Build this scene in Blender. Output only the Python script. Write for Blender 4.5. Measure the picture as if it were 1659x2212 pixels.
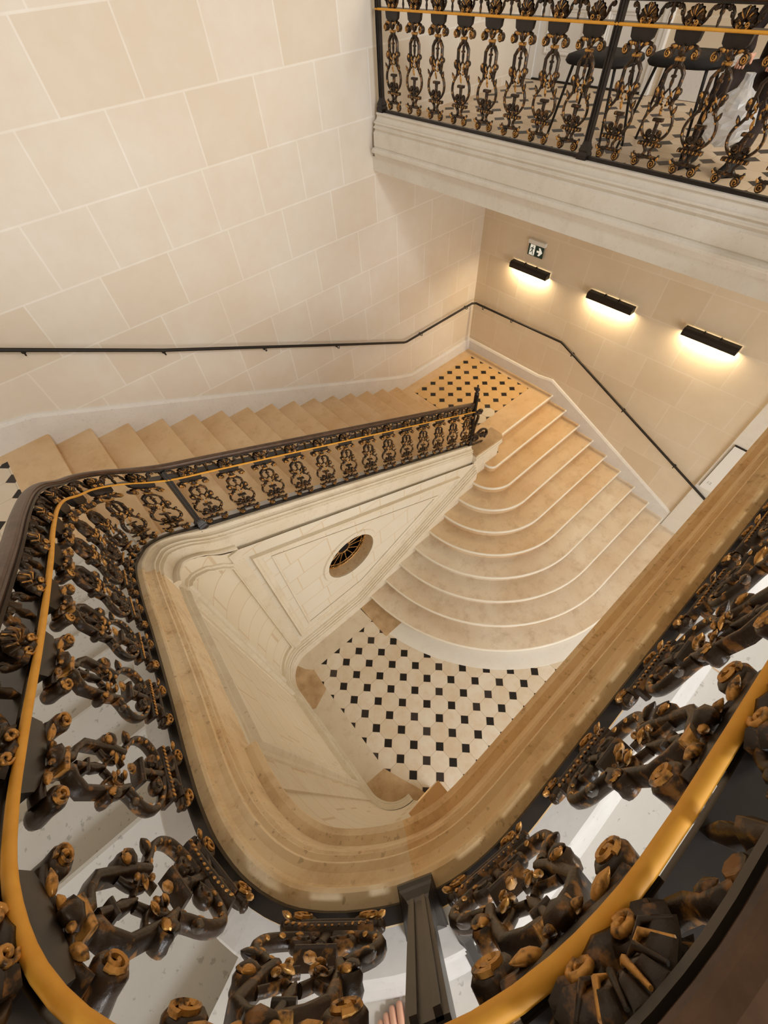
import bpy, bmesh, math, random
from mathutils import Vector, Matrix
from mathutils.geometry import tessellate_polygon
random.seed(4)
PI = math.pi
for o in list(bpy.data.objects): bpy.data.objects.remove(o)
SC = bpy.context.scene
COL = SC.collection
Z0 = 6.85                       # camera height above the ground floor; coordinates below are relative to the camera

# ------------------------------------------------------------------ camera
cam = bpy.data.cameras.new('camera'); co = bpy.data.objects.new('camera', cam); COL.objects.link(co)
cam.sensor_fit = 'HORIZONTAL'; cam.sensor_width = 36.0; cam.lens = 36.0 * 902.79 / 1659.0
cam.clip_start = 0.02; cam.clip_end = 100
# rows: world axes in image axes (right, down, forward)
RW = [(0.74939801, -0.56371384, 0.34731732), (-0.65999881, -0.5940244, 0.45993105), (-0.05295454, -0.57390044, -0.81721117)]
co.matrix_world = Matrix(((RW[0][0], -RW[0][1], -RW[0][2], 0), (RW[1][0], -RW[1][1], -RW[1][2], 0), (RW[2][0], -RW[2][1], -RW[2][2], Z0), (0, 0, 0, 1)))
SC.camera = co

# ------------------------------------------------------------------ light
SC.view_settings.view_transform = 'Standard'; SC.view_settings.look = 'None'
SC.view_settings.exposure = 0.0; SC.view_settings.gamma = 1.0; SC.view_settings.use_curve_mapping = False
w = bpy.data.worlds.new('world'); SC.world = w; w.use_nodes = True
w.node_tree.nodes['Background'].inputs[0].default_value = (1.0, 0.76, 0.46, 1)
w.node_tree.nodes['Background'].inputs[1].default_value = 0.31
def area(name, loc, target, sx, sy, power, col):   # area lights beyond the frame: daylight from openings, and an added fill
    l = bpy.data.lights.new(name, 'AREA'); l.shape = 'RECTANGLE'; l.size = sx; l.size_y = sy; l.energy = power; l.color = col
    o = bpy.data.objects.new(name, l); COL.objects.link(o); o.location = Vector(loc) + Vector((0, 0, Z0))
    d = Vector(target) - Vector(loc); o.rotation_euler = d.to_track_quat('-Z', 'Y').to_euler(); return o
area('window_light', (0.8, -9.0, 1.9), (1.5, 4.0, -1.6), 3.0, 2.2, 430, (0.94, 0.97, 1.0))
area('skylight', (-0.3, -6.2, 5.6), (2.0, 3.4, -3), 1.5, 1.5, 300, (0.94, 0.97, 1.0))
area('hall_fill', (6.0, -3.4, 1.6), (-0.4, 1.6, -2.5), 2.0, 2.0, 190, (1.0, 0.88, 0.70))  # unseen warm fill, added to brighten the left string and curved wall

area('ground_floor_light', (1.8, -4.8, -4.6), (2.2, 2.6, -5.6), 5.0, 2.6, 240, (1.0, 0.97, 0.93))

# ------------------------------------------------------------------ materials
MATS = {}
def nodes(name):
    m = bpy.data.materials.new(name); m.use_nodes = True; nt = m.node_tree
    b = nt.nodes['Principled BSDF']; MATS[name] = m
    return m, nt, b
def N(nt, t, **k):
    n = nt.nodes.new(t)
    for a, v in k.items(): setattr(n, a, v)
    return n
def math_n(nt, op, a, b=None, c=None):
    n = N(nt, 'ShaderNodeMath', operation=op)
    for i, v in enumerate((a, b, c)):
        if v is None: continue
        if isinstance(v, (int, float)): n.inputs[i].default_value = v
        else: nt.links.new(v, n.inputs[i])
    return n.outputs[0]
def mixc(nt, f, a, b, blend='MIX'):
    n = N(nt, 'ShaderNodeMix', data_type='RGBA', blend_type=blend)
    for sock, v in ((n.inputs[0], f), (n.inputs[6], a), (n.inputs[7], b)):
        if isinstance(v, (int, float)): sock.default_value = v
        elif isinstance(v, tuple): sock.default_value = (*v, 1)
        else: nt.links.new(v, sock)
    return n.outputs[2]
def pos(nt):
    return N(nt, 'ShaderNodeNewGeometry').outputs['Position']
def noise(nt, vec, scale, detail=4, rough=0.55):
    n = N(nt, 'ShaderNodeTexNoise'); n.inputs['Scale'].default_value = scale; n.inputs['Detail'].default_value = detail
    n.inputs['Roughness'].default_value = rough; nt.links.new(vec, n.inputs['Vector']); return n.outputs['Fac']
def ramp(nt, f, a, b, va=0.0, vb=1.0):
    n = N(nt, 'ShaderNodeMapRange'); n.inputs[1].default_value = a; n.inputs[2].default_value = b
    n.inputs[3].default_value = va; n.inputs[4].default_value = vb; nt.links.new(f, n.inputs[0]); return n.outputs[0]
def bump(nt, b, h, s, d=0.01):
    n = N(nt, 'ShaderNodeBump'); n.inputs['Strength'].default_value = s; n.inputs['Distance'].default_value = d
    nt.links.new(h, n.inputs['Height']); nt.links.new(n.outputs[0], b.inputs['Normal'])

def stone(name, c1, c2, rough=0.6, pits=0.25, grime=0.0, scale=1.6):
    m, nt, b = nodes(name); p = pos(nt)
    f = ramp(nt, noise(nt, p, scale, 6), 0.3, 0.7)
    c = mixc(nt, f, c1, c2)
    f2 = ramp(nt, noise(nt, p, 45, 3), 0.32, 0.37, 1, 0)
    f2 = math_n(nt, 'MULTIPLY', f2, pits)
    c = mixc(nt, f2, c, tuple(x * 0.55 for x in c1))
    if grime:
        if grime > 0.55:
            mp = N(nt, 'ShaderNodeMapping'); mp.inputs['Scale'].default_value = (1.0, 3.5, 3.5); nt.links.new(p, mp.inputs[0])
            g2 = ramp(nt, noise(nt, mp.outputs[0], 2.6, 8, 0.75), 0.5, 0.7)
            c = mixc(nt, math_n(nt, 'MULTIPLY', g2, 0.55), c, (c1[0] * .78, c1[1] * .62, c1[2] * .42))
            g3 = ramp(nt, noise(nt, p, 22, 5, 0.7), 0.62, 0.70); c = mixc(nt, math_n(nt, 'MULTIPLY', g3, 0.5), c, (c1[0] * .42, c1[1] * .30, c1[2] * .2))
        g = ramp(nt, noise(nt, p, 5.5, 8, 0.7), 0.5, 0.78)
        c = mixc(nt, math_n(nt, 'MULTIPLY', g, grime), c, (c1[0] * .5, c1[1] * .36, c1[2] * .22))
    nt.links.new(c, b.inputs['Base Color']); b.inputs['Roughness'].default_value = rough
    b.inputs['Specular IOR Level'].default_value = 0.3
    bump(nt, b, noise(nt, p, 60, 4), 0.15, 0.004)
    return m
def ashlar(name, axis, c1, c2, mortar, bw=0.70, bh=0.535, off=(0, 0), tone=(0.62, 0.47, 0.30)):
    m, nt, b = nodes(name); p = pos(nt)
    s = N(nt, 'ShaderNodeSeparateXYZ'); nt.links.new(p, s.inputs[0])
    cmb = N(nt, 'ShaderNodeCombineXYZ')
    nt.links.new(math_n(nt, 'ADD', s.outputs[axis], off[0]), cmb.inputs[0]); nt.links.new(math_n(nt, 'ADD', s.outputs[2], off[1]), cmb.inputs[1])
    wob = N(nt, 'ShaderNodeTexNoise'); wob.inputs['Scale'].default_value = 1.2; nt.links.new(p, wob.inputs['Vector'])
    br = N(nt, 'ShaderNodeTexBrick', offset=0.5, squash=0.8, squash_frequency=3)
    br.inputs['Scale'].default_value = 1; br.inputs['Brick Width'].default_value = bw; br.inputs['Row Height'].default_value = bh
    br.inputs['Mortar Size'].default_value = 0.010; br.inputs['Mortar Smooth'].default_value = 0.6; br.inputs['Bias'].default_value = -0.2
    br.inputs['Color1'].default_value = (*c1, 1); br.inputs['Color2'].default_value = (*c2, 1); br.inputs['Mortar'].default_value = (*mortar, 1)
    nt.links.new(cmb.outputs[0], br.inputs['Vector'])
    # some blocks are a warmer bed of stone
    br2 = N(nt, 'ShaderNodeTexBrick', offset=0.5, squash=0.8, squash_frequency=3)
    for k, v in (('Scale', 1), ('Brick Width', bw), ('Row Height', bh), ('Mortar Size', 0.0), ('Bias', -0.45)): br2.inputs[k].default_value = v
    br2.inputs['Color1'].default_value = (0, 0, 0, 1); br2.inputs['Color2'].default_value = (1, 1, 1, 1)
    nt.links.new(cmb.outputs[0], br2.inputs['Vector'])
    tf = math_n(nt, 'MULTIPLY', ramp(nt, br2.outputs['Color'], 0.25, 0.9), 0.42)
    c = mixc(nt, tf, br.outputs['Color'], tone)
    c = mixc(nt, math_n(nt, 'MULTIPLY', br.outputs['Fac'], 0.75), c, mortar)
    f = ramp(nt, noise(nt, p, 1.1, 6, 0.6), 0.35, 0.7)
    c = mixc(nt, math_n(nt, 'MULTIPLY', f, 0.3), c, tone)
    f = ramp(nt, noise(nt, p, 7, 5, 0.6), 0.4, 0.75)
    c = mixc(nt, math_n(nt, 'MULTIPLY', f, 0.12), c, tone)
    nt.links.new(c, b.inputs['Base Color']); b.inputs['Roughness'].default_value = 0.75; b.inputs['Specular IOR Level'].default_value = 0.2
    bump(nt, b, noise(nt, p, 40, 4), 0.1, 0.003)
    return m
def tiles(name, pitch, x0, y0, c1, c2, warm):
    """octagon slabs with small black stone squares at their corners"""
    m, nt, b = nodes(name); p = pos(nt)
    s = N(nt, 'ShaderNodeSeparateXYZ'); nt.links.new(p, s.inputs[0])
    U = math_n(nt, 'DIVIDE', math_n(nt, 'SUBTRACT', s.outputs[0], x0), pitch); V = math_n(nt, 'DIVIDE', math_n(nt, 'SUBTRACT', s.outputs[1], y0), pitch)
    def near(a):
        return math_n(nt, 'ABSOLUTE', math_n(nt, 'SUBTRACT', math_n(nt, 'FRACT', math_n(nt, 'ADD', a, 0.5)), 0.5))
    u = near(U); v = near(V)
    su = math_n(nt, 'ADD', u, v)
    dot = math_n(nt, 'LESS_THAN', su, 0.285); ring = math_n(nt, 'LESS_THAN', su, 0.30)
    joint = math_n(nt, 'MAXIMUM', math_n(nt, 'LESS_THAN', math_n(nt, 'MINIMUM', u, v), 0.009), ring)
    cell = N(nt, 'ShaderNodeCombineXYZ')
    nt.links.new(math_n(nt, 'FLOOR', U), cell.inputs[0]); nt.links.new(math_n(nt, 'FLOOR', V), cell.inputs[1])
    wn = N(nt, 'ShaderNodeTexWhiteNoise', noise_dimensions='2D'); nt.links.new(cell.outputs[0], wn.inputs['Vector'])
    c = mixc(nt, wn.outputs['Value'], c1, c2)
    f = ramp(nt, noise(nt, p, 6, 6, 0.65), 0.4, 0.75)
    c = mixc(nt, math_n(nt, 'MULTIPLY', f, 0.5), c, warm)
    c = mixc(nt, math_n(nt, 'MULTIPLY', joint, 0.75), c, tuple(x * 0.62 for x in warm))
    cell2 = N(nt, 'ShaderNodeCombineXYZ')
    nt.links.new(math_n(nt, 'FLOOR', math_n(nt, 'ADD', U, .5)), cell2.inputs[0]); nt.links.new(math_n(nt, 'FLOOR', math_n(nt, 'ADD', V, .5)), cell2.inputs[1])
    wn2 = N(nt, 'ShaderNodeTexWhiteNoise', noise_dimensions='2D'); nt.links.new(cell2.outputs[0], wn2.inputs['Vector'])
    dk = mixc(nt, ramp(nt, wn2.outputs['Value'], 0.7, 1.0), (0.010, 0.008, 0.008), (0.06, 0.045, 0.04))
    c = mixc(nt, dot, c, dk)
    nt.links.new(c, b.inputs['Base Color']); b.inputs['Roughness'].default_value = 0.42; b.inputs['Specular IOR Level'].default_value = 0.4
    return m
def plain(name, c, rough=0.5, metal=0.0, emit=None, var=0.0, spec=0.5, vs=8.0):
    m, nt, b = nodes(name)
    if var:
        p = pos(nt); f = ramp(nt, noise(nt, p, vs, 5, 0.65), 0.35, 0.7)
        cc = mixc(nt, f, tuple(x * (1 - var) for x in c), tuple(min(1, x * (1 + var)) for x in c)); nt.links.new(cc, b.inputs['Base Color'])
    else:
        f = None; b.inputs['Base Color'].default_value = (*c, 1)
    b.inputs['Roughness'].default_value = rough; b.inputs['Metallic'].default_value = metal; b.inputs['Specular IOR Level'].default_value = spec
    if emit: b.inputs['Emission Color'].default_value = (*c, 1); b.inputs['Emission Strength'].default_value = emit
    return m

S1 = (0.74, 0.60, 0.43); S2 = (0.80, 0.69, 0.54)
ashlar('left_wall_stone', 0, (0.77, 0.72, 0.65), (0.74, 0.68, 0.60), (0.84, 0.81, 0.76), off=(-0.27, 0.02 + 3.0))
ashlar('back_wall_stone', 1, (0.77, 0.67, 0.53), (0.73, 0.63, 0.49), (0.80, 0.72, 0.60), off=(0.1, 3.02))
ashlar('spandrel_stone', 0, (0.80, 0.75, 0.65), (0.78, 0.73, 0.62), (0.72, 0.60, 0.43), bw=0.55, bh=0.36, off=(0, 0.1), tone=(0.80, 0.68, 0.50))
ashlar('curved_wall_stone', 1, (0.82, 0.75, 0.62), (0.80, 0.73, 0.59), (0.68, 0.56, 0.40), bw=0.55, bh=0.36, off=(0, 0.1), tone=(0.80, 0.66, 0.45))
stone('shaded_curb_stone', (0.82, 0.53, 0.24), (0.88, 0.65, 0.37), 0.42, 0.5, 0.75, 2.2)  # pale stone, with the warm shade of its well face put into the colour
stone('string_stone', (0.82, 0.62, 0.37), (0.87, 0.73, 0.52), 0.5, 0.6, 0.6, 2.4)  # same stone, with less of that warm shade in its colour
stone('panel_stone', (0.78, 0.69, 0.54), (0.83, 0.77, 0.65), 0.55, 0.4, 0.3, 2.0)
stone('bridge_stone', (0.76, 0.72, 0.65), (0.82, 0.79, 0.73), 0.6, 0.2, 0.2, 2.0)
stone('plinth_stone', (0.74, 0.72, 0.70), (0.80, 0.78, 0.76), 0.5, 0.3, 0.12, 3.0)
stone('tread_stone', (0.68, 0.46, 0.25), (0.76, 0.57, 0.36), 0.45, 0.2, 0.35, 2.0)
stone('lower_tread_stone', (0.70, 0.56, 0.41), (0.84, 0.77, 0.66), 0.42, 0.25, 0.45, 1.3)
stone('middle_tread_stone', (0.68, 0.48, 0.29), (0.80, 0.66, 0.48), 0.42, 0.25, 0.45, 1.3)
stone('highlight_nosing_stone', (0.86, 0.80, 0.68), (0.90, 0.86, 0.78), 0.4, 0.05, 0.05, 3.0)  # bright edge highlights of the steps put into the nosing colour
stone('border_stone', (0.72, 0.63, 0.50), (0.78, 0.70, 0.58), 0.5, 0.2, 0.3, 1.5)
stone('brown_border_stone', (0.46, 0.31, 0.17), (0.68, 0.50, 0.31), 0.5, 0.2, 0.5, 4)
stone('curb_back_stone', (0.54, 0.53, 0.52), (0.66, 0.65, 0.64), 0.5, 0.3, 0.1, 4)
stone('white_border_stone', (0.84, 0.82, 0.78), (0.88, 0.87, 0.84), 0.45, 0.15, 0.1, 2)
stone('gallery_floor_stone', (0.58, 0.57, 0.54), (0.64, 0.63, 0.61), 0.5, 0.6, 0.05, 3)
tiles('ground_tiles', 0.261, 1.043, 2.058, (0.72, 0.63, 0.50), (0.82, 0.77, 0.68), (0.66, 0.46, 0.26))
tiles('mid_landing_tiles', 0.238, 5.758, 4.447, (0.74, 0.49, 0.22), (0.72, 0.48, 0.23), (0.62, 0.37, 0.13))
tiles('left_landing_tiles', 0.262, -1.13, 4.53, (0.76, 0.68, 0.57), (0.78, 0.70, 0.58), (0.70, 0.56, 0.40))
tiles('hall_tiles', 0.262, 4.7, 0.1, (0.66, 0.52, 0.37), (0.74, 0.62, 0.48), (0.60, 0.42, 0.25))
plain('black_metal', (0.018, 0.014, 0.012), 0.45, 0.3, var=0.3)
plain('dark_iron', (0.022, 0.017, 0.015), 0.36, 0.2, var=0.35, spec=0.5)
plain('white_paint', (0.80, 0.79, 0.77), 0.45, var=0.02)
plain('sign_white', (0.85, 0.85, 0.84), 0.5)
plain('lamp_glow', (1.0, 0.80, 0.50), 0.5, emit=7.0)
plain('exit_green', (0.01, 0.045, 0.035), 0.4)
plain('exit_white', (0.9, 0.92, 0.85), 0.4, emit=0.35)
plain('grey_text', (0.45, 0.47, 0.5), 0.6)
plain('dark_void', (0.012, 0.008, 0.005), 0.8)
plain('black_cloth', (0.012, 0.010, 0.010), 0.85, var=0.4)
plain('brown_coat', (0.022, 0.010, 0.007), 0.8, var=0.4)
plain('skin', (0.72, 0.40, 0.28), 0.5, var=0.08, vs=20)
plain('nail', (0.80, 0.55, 0.45), 0.3)
def bronze():
    m, nt, b = nodes('dark_bronze'); p = pos(nt)
    g = ramp(nt, noise(nt, p, 30, 4, 0.6), 0.55, 0.64)
    c = mixc(nt, ramp(nt, noise(nt, p, 14, 3), 0.3, 0.7), (0.012, 0.007, 0.004), (0.040, 0.021, 0.010))
    c = mixc(nt, math_n(nt, 'MULTIPLY', g, 0.6), c, (0.34, 0.15, 0.035))
    nt.links.new(c, b.inputs['Base Color']); b.inputs['Roughness'].default_value = 0.34; b.inputs['Metallic'].default_value = 0.15
    b.inputs['Specular IOR Level'].default_value = 0.45
    bump(nt, b, noise(nt, p, 60, 4), 0.35, 0.004)
    m, nt, b = nodes('gilt_bronze'); p = pos(nt)
    g = ramp(nt, noise(nt, p, 55, 3, 0.6), 0.36, 0.52)
    c = mixc(nt, g, (0.060, 0.030, 0.013), (0.62, 0.31, 0.075))
    nt.links.new(c, b.inputs['Base Color']); b.inputs['Roughness'].default_value = 0.33; b.inputs['Metallic'].default_value = 0.35
    bump(nt, b, noise(nt, p, 70, 3), 0.4, 0.004)
    m, nt, b = nodes('wood_handrail'); p = pos(nt)
    c = mixc(nt, ramp(nt, noise(nt, p, 16, 6, 0.7), 0.3, 0.7), (0.045, 0.022, 0.011), (0.12, 0.062, 0.034))
    nt.links.new(c, b.inputs['Base Color']); b.inputs['Roughness'].default_value = 0.38
    m, nt, b = nodes('polished_brass'); p = pos(nt)
    c = mixc(nt, ramp(nt, noise(nt, p, 30, 3), 0.3, 0.7), (0.78, 0.36, 0.04), (0.86, 0.43, 0.06))
    nt.links.new(c, b.inputs['Base Color']); b.inputs['Roughness'].default_value = 0.55; b.inputs['Specular IOR Level'].default_value = 0.35
bronze()
m, nt, b = nodes('clear_plastic')
b.inputs['Base Color'].default_value = (0.9, 0.92, 0.95, 1); b.inputs['Roughness'].default_value = 0.15; b.inputs['Transmission Weight'].default_value = 0.55; b.inputs['IOR'].default_value = 1.2

# ------------------------------------------------------------------ mesh helpers
class MB:
    def __init__(s): s.v = []; s.f = []; s.m = []
    def add(s, vs, fs, mi=0):
        n = len(s.v); s.v += [Vector(v) for v in vs]; s.f += [tuple(i + n for i in f) for f in fs]; s.m += [mi] * len(fs)
    def box(s, a, b, mi=0):
        x0, y0, z0 = [min(p, q) for p, q in zip(a, b)]; x1, y1, z1 = [max(p, q) for p, q in zip(a, b)]
        s.add([(x0, y0, z0), (x1, y0, z0), (x1, y1, z0), (x0, y1, z0), (x0, y0, z1), (x1, y0, z1), (x1, y1, z1), (x0, y1, z1)],
              [(0, 3, 2, 1), (4, 5, 6, 7), (0, 1, 5, 4), (1, 2, 6, 5), (2, 3, 7, 6), (3, 0, 4, 7)], mi)
    def loft(s, rings, closed=True, caps=True, mi=0):
        n = len(rings[0]); vs = [p for r in rings for p in r]; fs = []
        for i in range(len(rings) - 1):
            for j in range(n if closed else n - 1):
                k = (j + 1) % n; fs.append((i * n + j, i * n + k, (i + 1) * n + k, (i + 1) * n + j))
        if caps and closed: fs += [tuple(range(n))[::-1], tuple(range((len(rings) - 1) * n, len(rings) * n))]
        s.add(vs, fs, mi)
    def tube(s, pts, r, n=8, mi=0, squash=None, ref=Vector((0, 0, 1))):
        """round tube along points; r number or list; squash = (scale, axis vector)"""
        pts = [Vector(p) for p in pts]; rings = []; L = len(pts)
        for i, p in enumerate(pts):
            t = (pts[min(i + 1, L - 1)] - pts[max(i - 1, 0)]); t = t.normalized() if t.length > 1e-9 else Vector((0, 0, 1))
            if abs(t.dot(ref)) > 0.98: a = t.cross(Vector((1, 0, 0))).normalized()
            else: a = t.cross(ref).normalized()
            b2 = t.cross(a).normalized(); rr = r[i] if isinstance(r, (list, tuple)) else r
            ring = []
            for k in range(n):
                o = a * math.cos(2 * PI * k / n) * rr + b2 * math.sin(2 * PI * k / n) * rr
                if squash: o = o + squash[1] * o.dot(squash[1]) * (squash[0] - 1)
                ring.append(p + o)
            rings.append(ring)
        s.loft(rings, mi=mi)
    def ell(s, c, r, n=8, m=5, mi=0, rot=0.0):
        """ellipsoid, rot turns in the first two axes' plane (u,v)"""
        c = Vector(c); rings = []
        for i in range(m + 1):
            th = PI * i / m; th = min(max(th, 0.08), PI - 0.08); ring = []
            for k in range(n):
                ph = 2 * PI * k / n; x, y, z = r[0] * math.sin(th) * math.cos(ph), r[1] * math.cos(th), r[2] * math.sin(th) * math.sin(ph)
                ring.append(c + Vector((x * math.cos(rot) - y * math.sin(rot), x * math.sin(rot) + y * math.cos(rot), z)))
            rings.append(ring[::-1])
        s.loft(rings, mi=mi)
    def prism(s, poly, z0, z1, mi=0):
        n = len(poly); A = sum(poly[i][0] * poly[(i + 1) % n][1] - poly[(i + 1) % n][0] * poly[i][1] for i in range(n))
        if A < 0: poly = poly[::-1]
        vs = [(x, y, z0) for x, y in poly] + [(x, y, z1) for x, y in poly]
        tri = tessellate_polygon([[Vector((x, y, 0)) for x, y in poly]])
        fs = []
        for t in tri:
            a, b, c = [Vector((*poly[i], 0)) for i in t]
            if (b - a).cross(c - a).z < 0: t = (t[0], t[2], t[1])
            fs.append(tuple(i + n for i in t)); fs.append(tuple(t)[::-1])
        fs += [(i, (i + 1) % n, (i + 1) % n + n, i + n) for i in range(n)]
        s.add(vs, fs, mi)
def obj(name, mb, mats, parent=None, smooth=False, origin=None, warp=None, **tags):
    vs = [warp(v) for v in mb.v] if warp else mb.v
    lo = [min(v[i] for v in vs) for i in range(3)]; hi = [max(v[i] for v in vs) for i in range(3)]
    o3 = Vector(origin) if origin else Vector(((lo[0] + hi[0]) / 2, (lo[1] + hi[1]) / 2, lo[2]))
    me = bpy.data.meshes.new(name); me.from_pydata([v - o3 for v in vs], [], mb.f)
    for mn in ([mats] if isinstance(mats, str) else mats): me.materials.append(MATS[mn])
    me.polygons.foreach_set('material_index', mb.m)
    if smooth: me.polygons.foreach_set('use_smooth', [True] * len(mb.f))
    me.update()
    if smooth:
        bm = bmesh.new(); bm.from_mesh(me); bm.normal_update()
        for e in bm.edges:
            if len(e.link_faces) == 2 and e.link_faces[0].normal.dot(e.link_faces[1].normal) < 0.42: e.smooth = False
        bm.to_mesh(me); bm.free()
    o = bpy.data.objects.new(name, me); COL.objects.link(o)
    if parent:
        o.parent = parent
        pw = Vector(parent['_w']) if '_w' in parent else Vector((0, 0, 0))
        o.location = o3 - pw
    else: o.location = o3 + Vector((0, 0, Z0))
    o['_w'] = tuple(o3)
    for k, v in tags.items(): o[k] = v
    return o
def thing(name, loc, **tags):
    o = bpy.data.objects.new(name, None); COL.objects.link(o); o.location = Vector(loc) + Vector((0, 0, Z0)); o['_w'] = tuple(loc); o.empty_display_size = 0.1
    for k, v in tags.items(): o[k] = v
    return o
def struct(name, mb, mats, **k): return obj(name, mb, mats, kind='structure', **k)
def catmull(P, step=0.03):
    P = [Vector(p) for p in P]; out = []
    for i in range(len(P) - 1):
        a, b, c, d = P[max(i - 1, 0)], P[i], P[i + 1], P[min(i + 2, len(P) - 1)]
        if i == 0: a = b * 2 - c
        if i == len(P) - 2: d = c * 2 - b
        ta, tb, tc = [max((q - p).length, 1e-6) ** 0.5 for p, q in ((a, b), (b, c), (c, d))]
        m1 = (c - b) + tb * ((b - a) / ta - (c - a) / (ta + tb)); m2 = (c - b) + tb * ((d - c) / tc - (d - b) / (tb + tc))
        n = max(2, int((c - b).length / step))
        for k in range(n):
            t = k / n; out.append((2 * t**3 - 3 * t**2 + 1) * b + (t**3 - 2 * t**2 + t) * m1 + (-2 * t**3 + 3 * t**2) * c + (t**3 - t**2) * m2)
    return out + [P[-1]]
class Path:
    """plan path with heights; n = horizontal normal towards the stairwell (right hand side)"""
    def __init__(s, pts):
        s.p = [Vector(p) for p in pts]; s.s = [0.0]
        for a, b in zip(s.p, s.p[1:]): s.s.append(s.s[-1] + math.hypot(b.x - a.x, b.y - a.y))
        s.L = s.s[-1]; s.t = []
        for i in range(len(s.p)):
            a, b = s.p[max(i - 1, 0)], s.p[min(i + 1, len(s.p) - 1)]; d = Vector((b.x - a.x, b.y - a.y)); s.t.append(d.normalized())
    def at(s, q):
        lo, hi = 0, len(s.s) - 1
        if q <= 0: i, f = 0, q / (s.s[1])
        elif q >= s.L: i, f = hi - 1, 1 + (q - s.L) / (s.s[hi] - s.s[hi - 1])
        else:
            while hi - lo > 1:
                mid = (lo + hi) // 2
                if s.s[mid] <= q: lo = mid
                else: hi = mid
            i = lo; f = (q - s.s[i]) / (s.s[i + 1] - s.s[i])
        p = s.p[i].lerp(s.p[i + 1], f); t = s.t[i].lerp(s.t[i + 1], min(max(f, 0), 1)).normalized()
        return p, t, Vector((t.y, -t.x))
    def pt(s, q, wo, dz):
        p, t, n = s.at(q); return Vector((p.x + n.x * wo, p.y + n.y * wo, p.z + dz))
    def sweep(s, mb, prof, q0=0, q1=None, closed=True, mi=0, step=None, flip=False):
        q1 = s.L if q1 is None else q1
        qs = [q for q in s.s if q0 < q < q1]; qs = [q0] + qs + [q1]
        rings = [[s.pt(q, wo, dz) for wo, dz in (prof if not flip else prof[::-1])] for q in qs]
        mb.loft(rings, closed=closed, caps=closed, mi=mi)

# ------------------------------------------------------------------ main paths (the rail's foot)
GALLERY_Z = -1.27
pts = [(4.2, 2.31 + 2.6, GALLERY_Z), (4.2, 3, GALLERY_Z), (4.2, 0.15, GALLERY_Z)]
BR = Path([(4.2, 4.95 - 0.05 * i, GALLERY_Z) for i in range(103)])                      # bridge, wall -> corner at y=-0.15
arcc = [(4.2, -0.15, GALLERY_Z), (4.19, -0.19, GALLERY_Z), (4.14, -0.205, GALLERY_Z)]
gal = [(4.1 - 0.1 * i, -0.205, GALLERY_Z) for i in range(39)]
gal[-1] = (0.30, -0.205, GALLERY_Z)
k = [(0.20, -0.2045, -1.27), (0.10, -0.200, -1.27), (0.01, -0.186, -1.27), (-0.07, -0.162, -1.27), (-0.145, -0.127, -1.27), (-0.215, -0.082, -1.27), (-0.285, -0.026, -1.27),
     (-0.35, 0.045, -1.275), (-0.40, 0.14, -1.29), (-0.433, 0.25, -1.33), (-0.452, 0.37, -1.395), (-0.46, 0.50, -1.468), (-0.46, 0.84, -1.646), (-0.46, 1.263, -1.855),
     (-0.46, 1.555, -1.99), (-0.46, 1.84, -2.14), (-0.459, 2.05, -2.28), (-0.440, 2.30, -2.49), (-0.405, 2.46, -2.62), (-0.345, 2.585, -2.745), (-0.250, 2.70, -2.895),
     (-0.120, 2.79, -3.06), (0.04, 2.83, -3.187), (0.3, 2.83, -3.303)]
ST = Path([Vector(p) for p in arcc + gal] + catmull(k, 0.03)[0:] + [Vector((0.3 + 0.1 * i, 2.83, -3.187 - .4446 * (0.26 + 0.1 * i))) for i in range(1, 37)] + [Vector((3.96, 2.83, -4.93))])
def s_near(x, y):
    return min(ST.s, key=lambda q: (ST.at(q)[0].x - x) ** 2 + (ST.at(q)[0].y - y) ** 2)
S_POST1 = s_near(-0.115, -0.14); S_POST2 = s_near(0.0, 2.825); S_END = ST.L

# ------------------------------------------------------------------ setting: floors and walls
LW, BW = 5.0, 6.42
mb = MB(); mb.box((-3.2, -6, -7.05), (7.0, LW, -6.85)); struct('floor', mb, 'ground_tiles')
# borders of the ground floor
mb = MB()
ring = [(4.4 + 3.14 * math.cos(a), 2.62 + 3.14 * math.sin(a)) for a in [PI + i * (PI / 2) / 40 for i in range(41)]]
mb.prism([(BW, -0.52)] + ring[::-1] + [(1.27, 2.64), (1.6, 2.75), (BW, 2.75)], -6.87, -6.846)
struct('trim_1', mb, 'white_border_stone')
mb = MB(); mb.prism([(0.06, 2.31), (1.272, 2.305), (1.272, 2.75), (-0.2, 2.75), (-0.04, 2.42)], -6.87, -6.846); struct('trim_2', mb, 'border_stone')
mb = MB(); mb.prism([(0.06, 2.31), (-0.04, 2.42), (-0.2, 2.75), (-0.6, 2.4), (-0.5, 1.95), (-0.25, 1.83), (0.035, 1.95)], -6.87, -6.8462); struct('trim_3', mb, 'brown_border_stone')
mb = MB(); mb.prism([(0.035, 1.95), (-0.25, 1.83), (-0.5, 1.95), (-0.5, 0.6), (0.01, 0.56)], -6.87, -6.846); struct('trim_4', mb, 'border_stone')
mb = MB(); mb.prism([(0.01, 0.56), (-0.5, 0.6), (-0.3, 0.1), (0.25, -0.05), (0.2, 0.1), (0.10, 0.33)], -6.87, -6.8462); struct('trim_5', mb, 'brown_border_stone')
mb = MB(); mb.prism([(1.272, 1.94), (1.62, 1.94), (1.62, 2.70), (1.272, 2.70)], -6.87, -6.843); struct('trim_6', mb, 'brown_border_stone')
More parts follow.
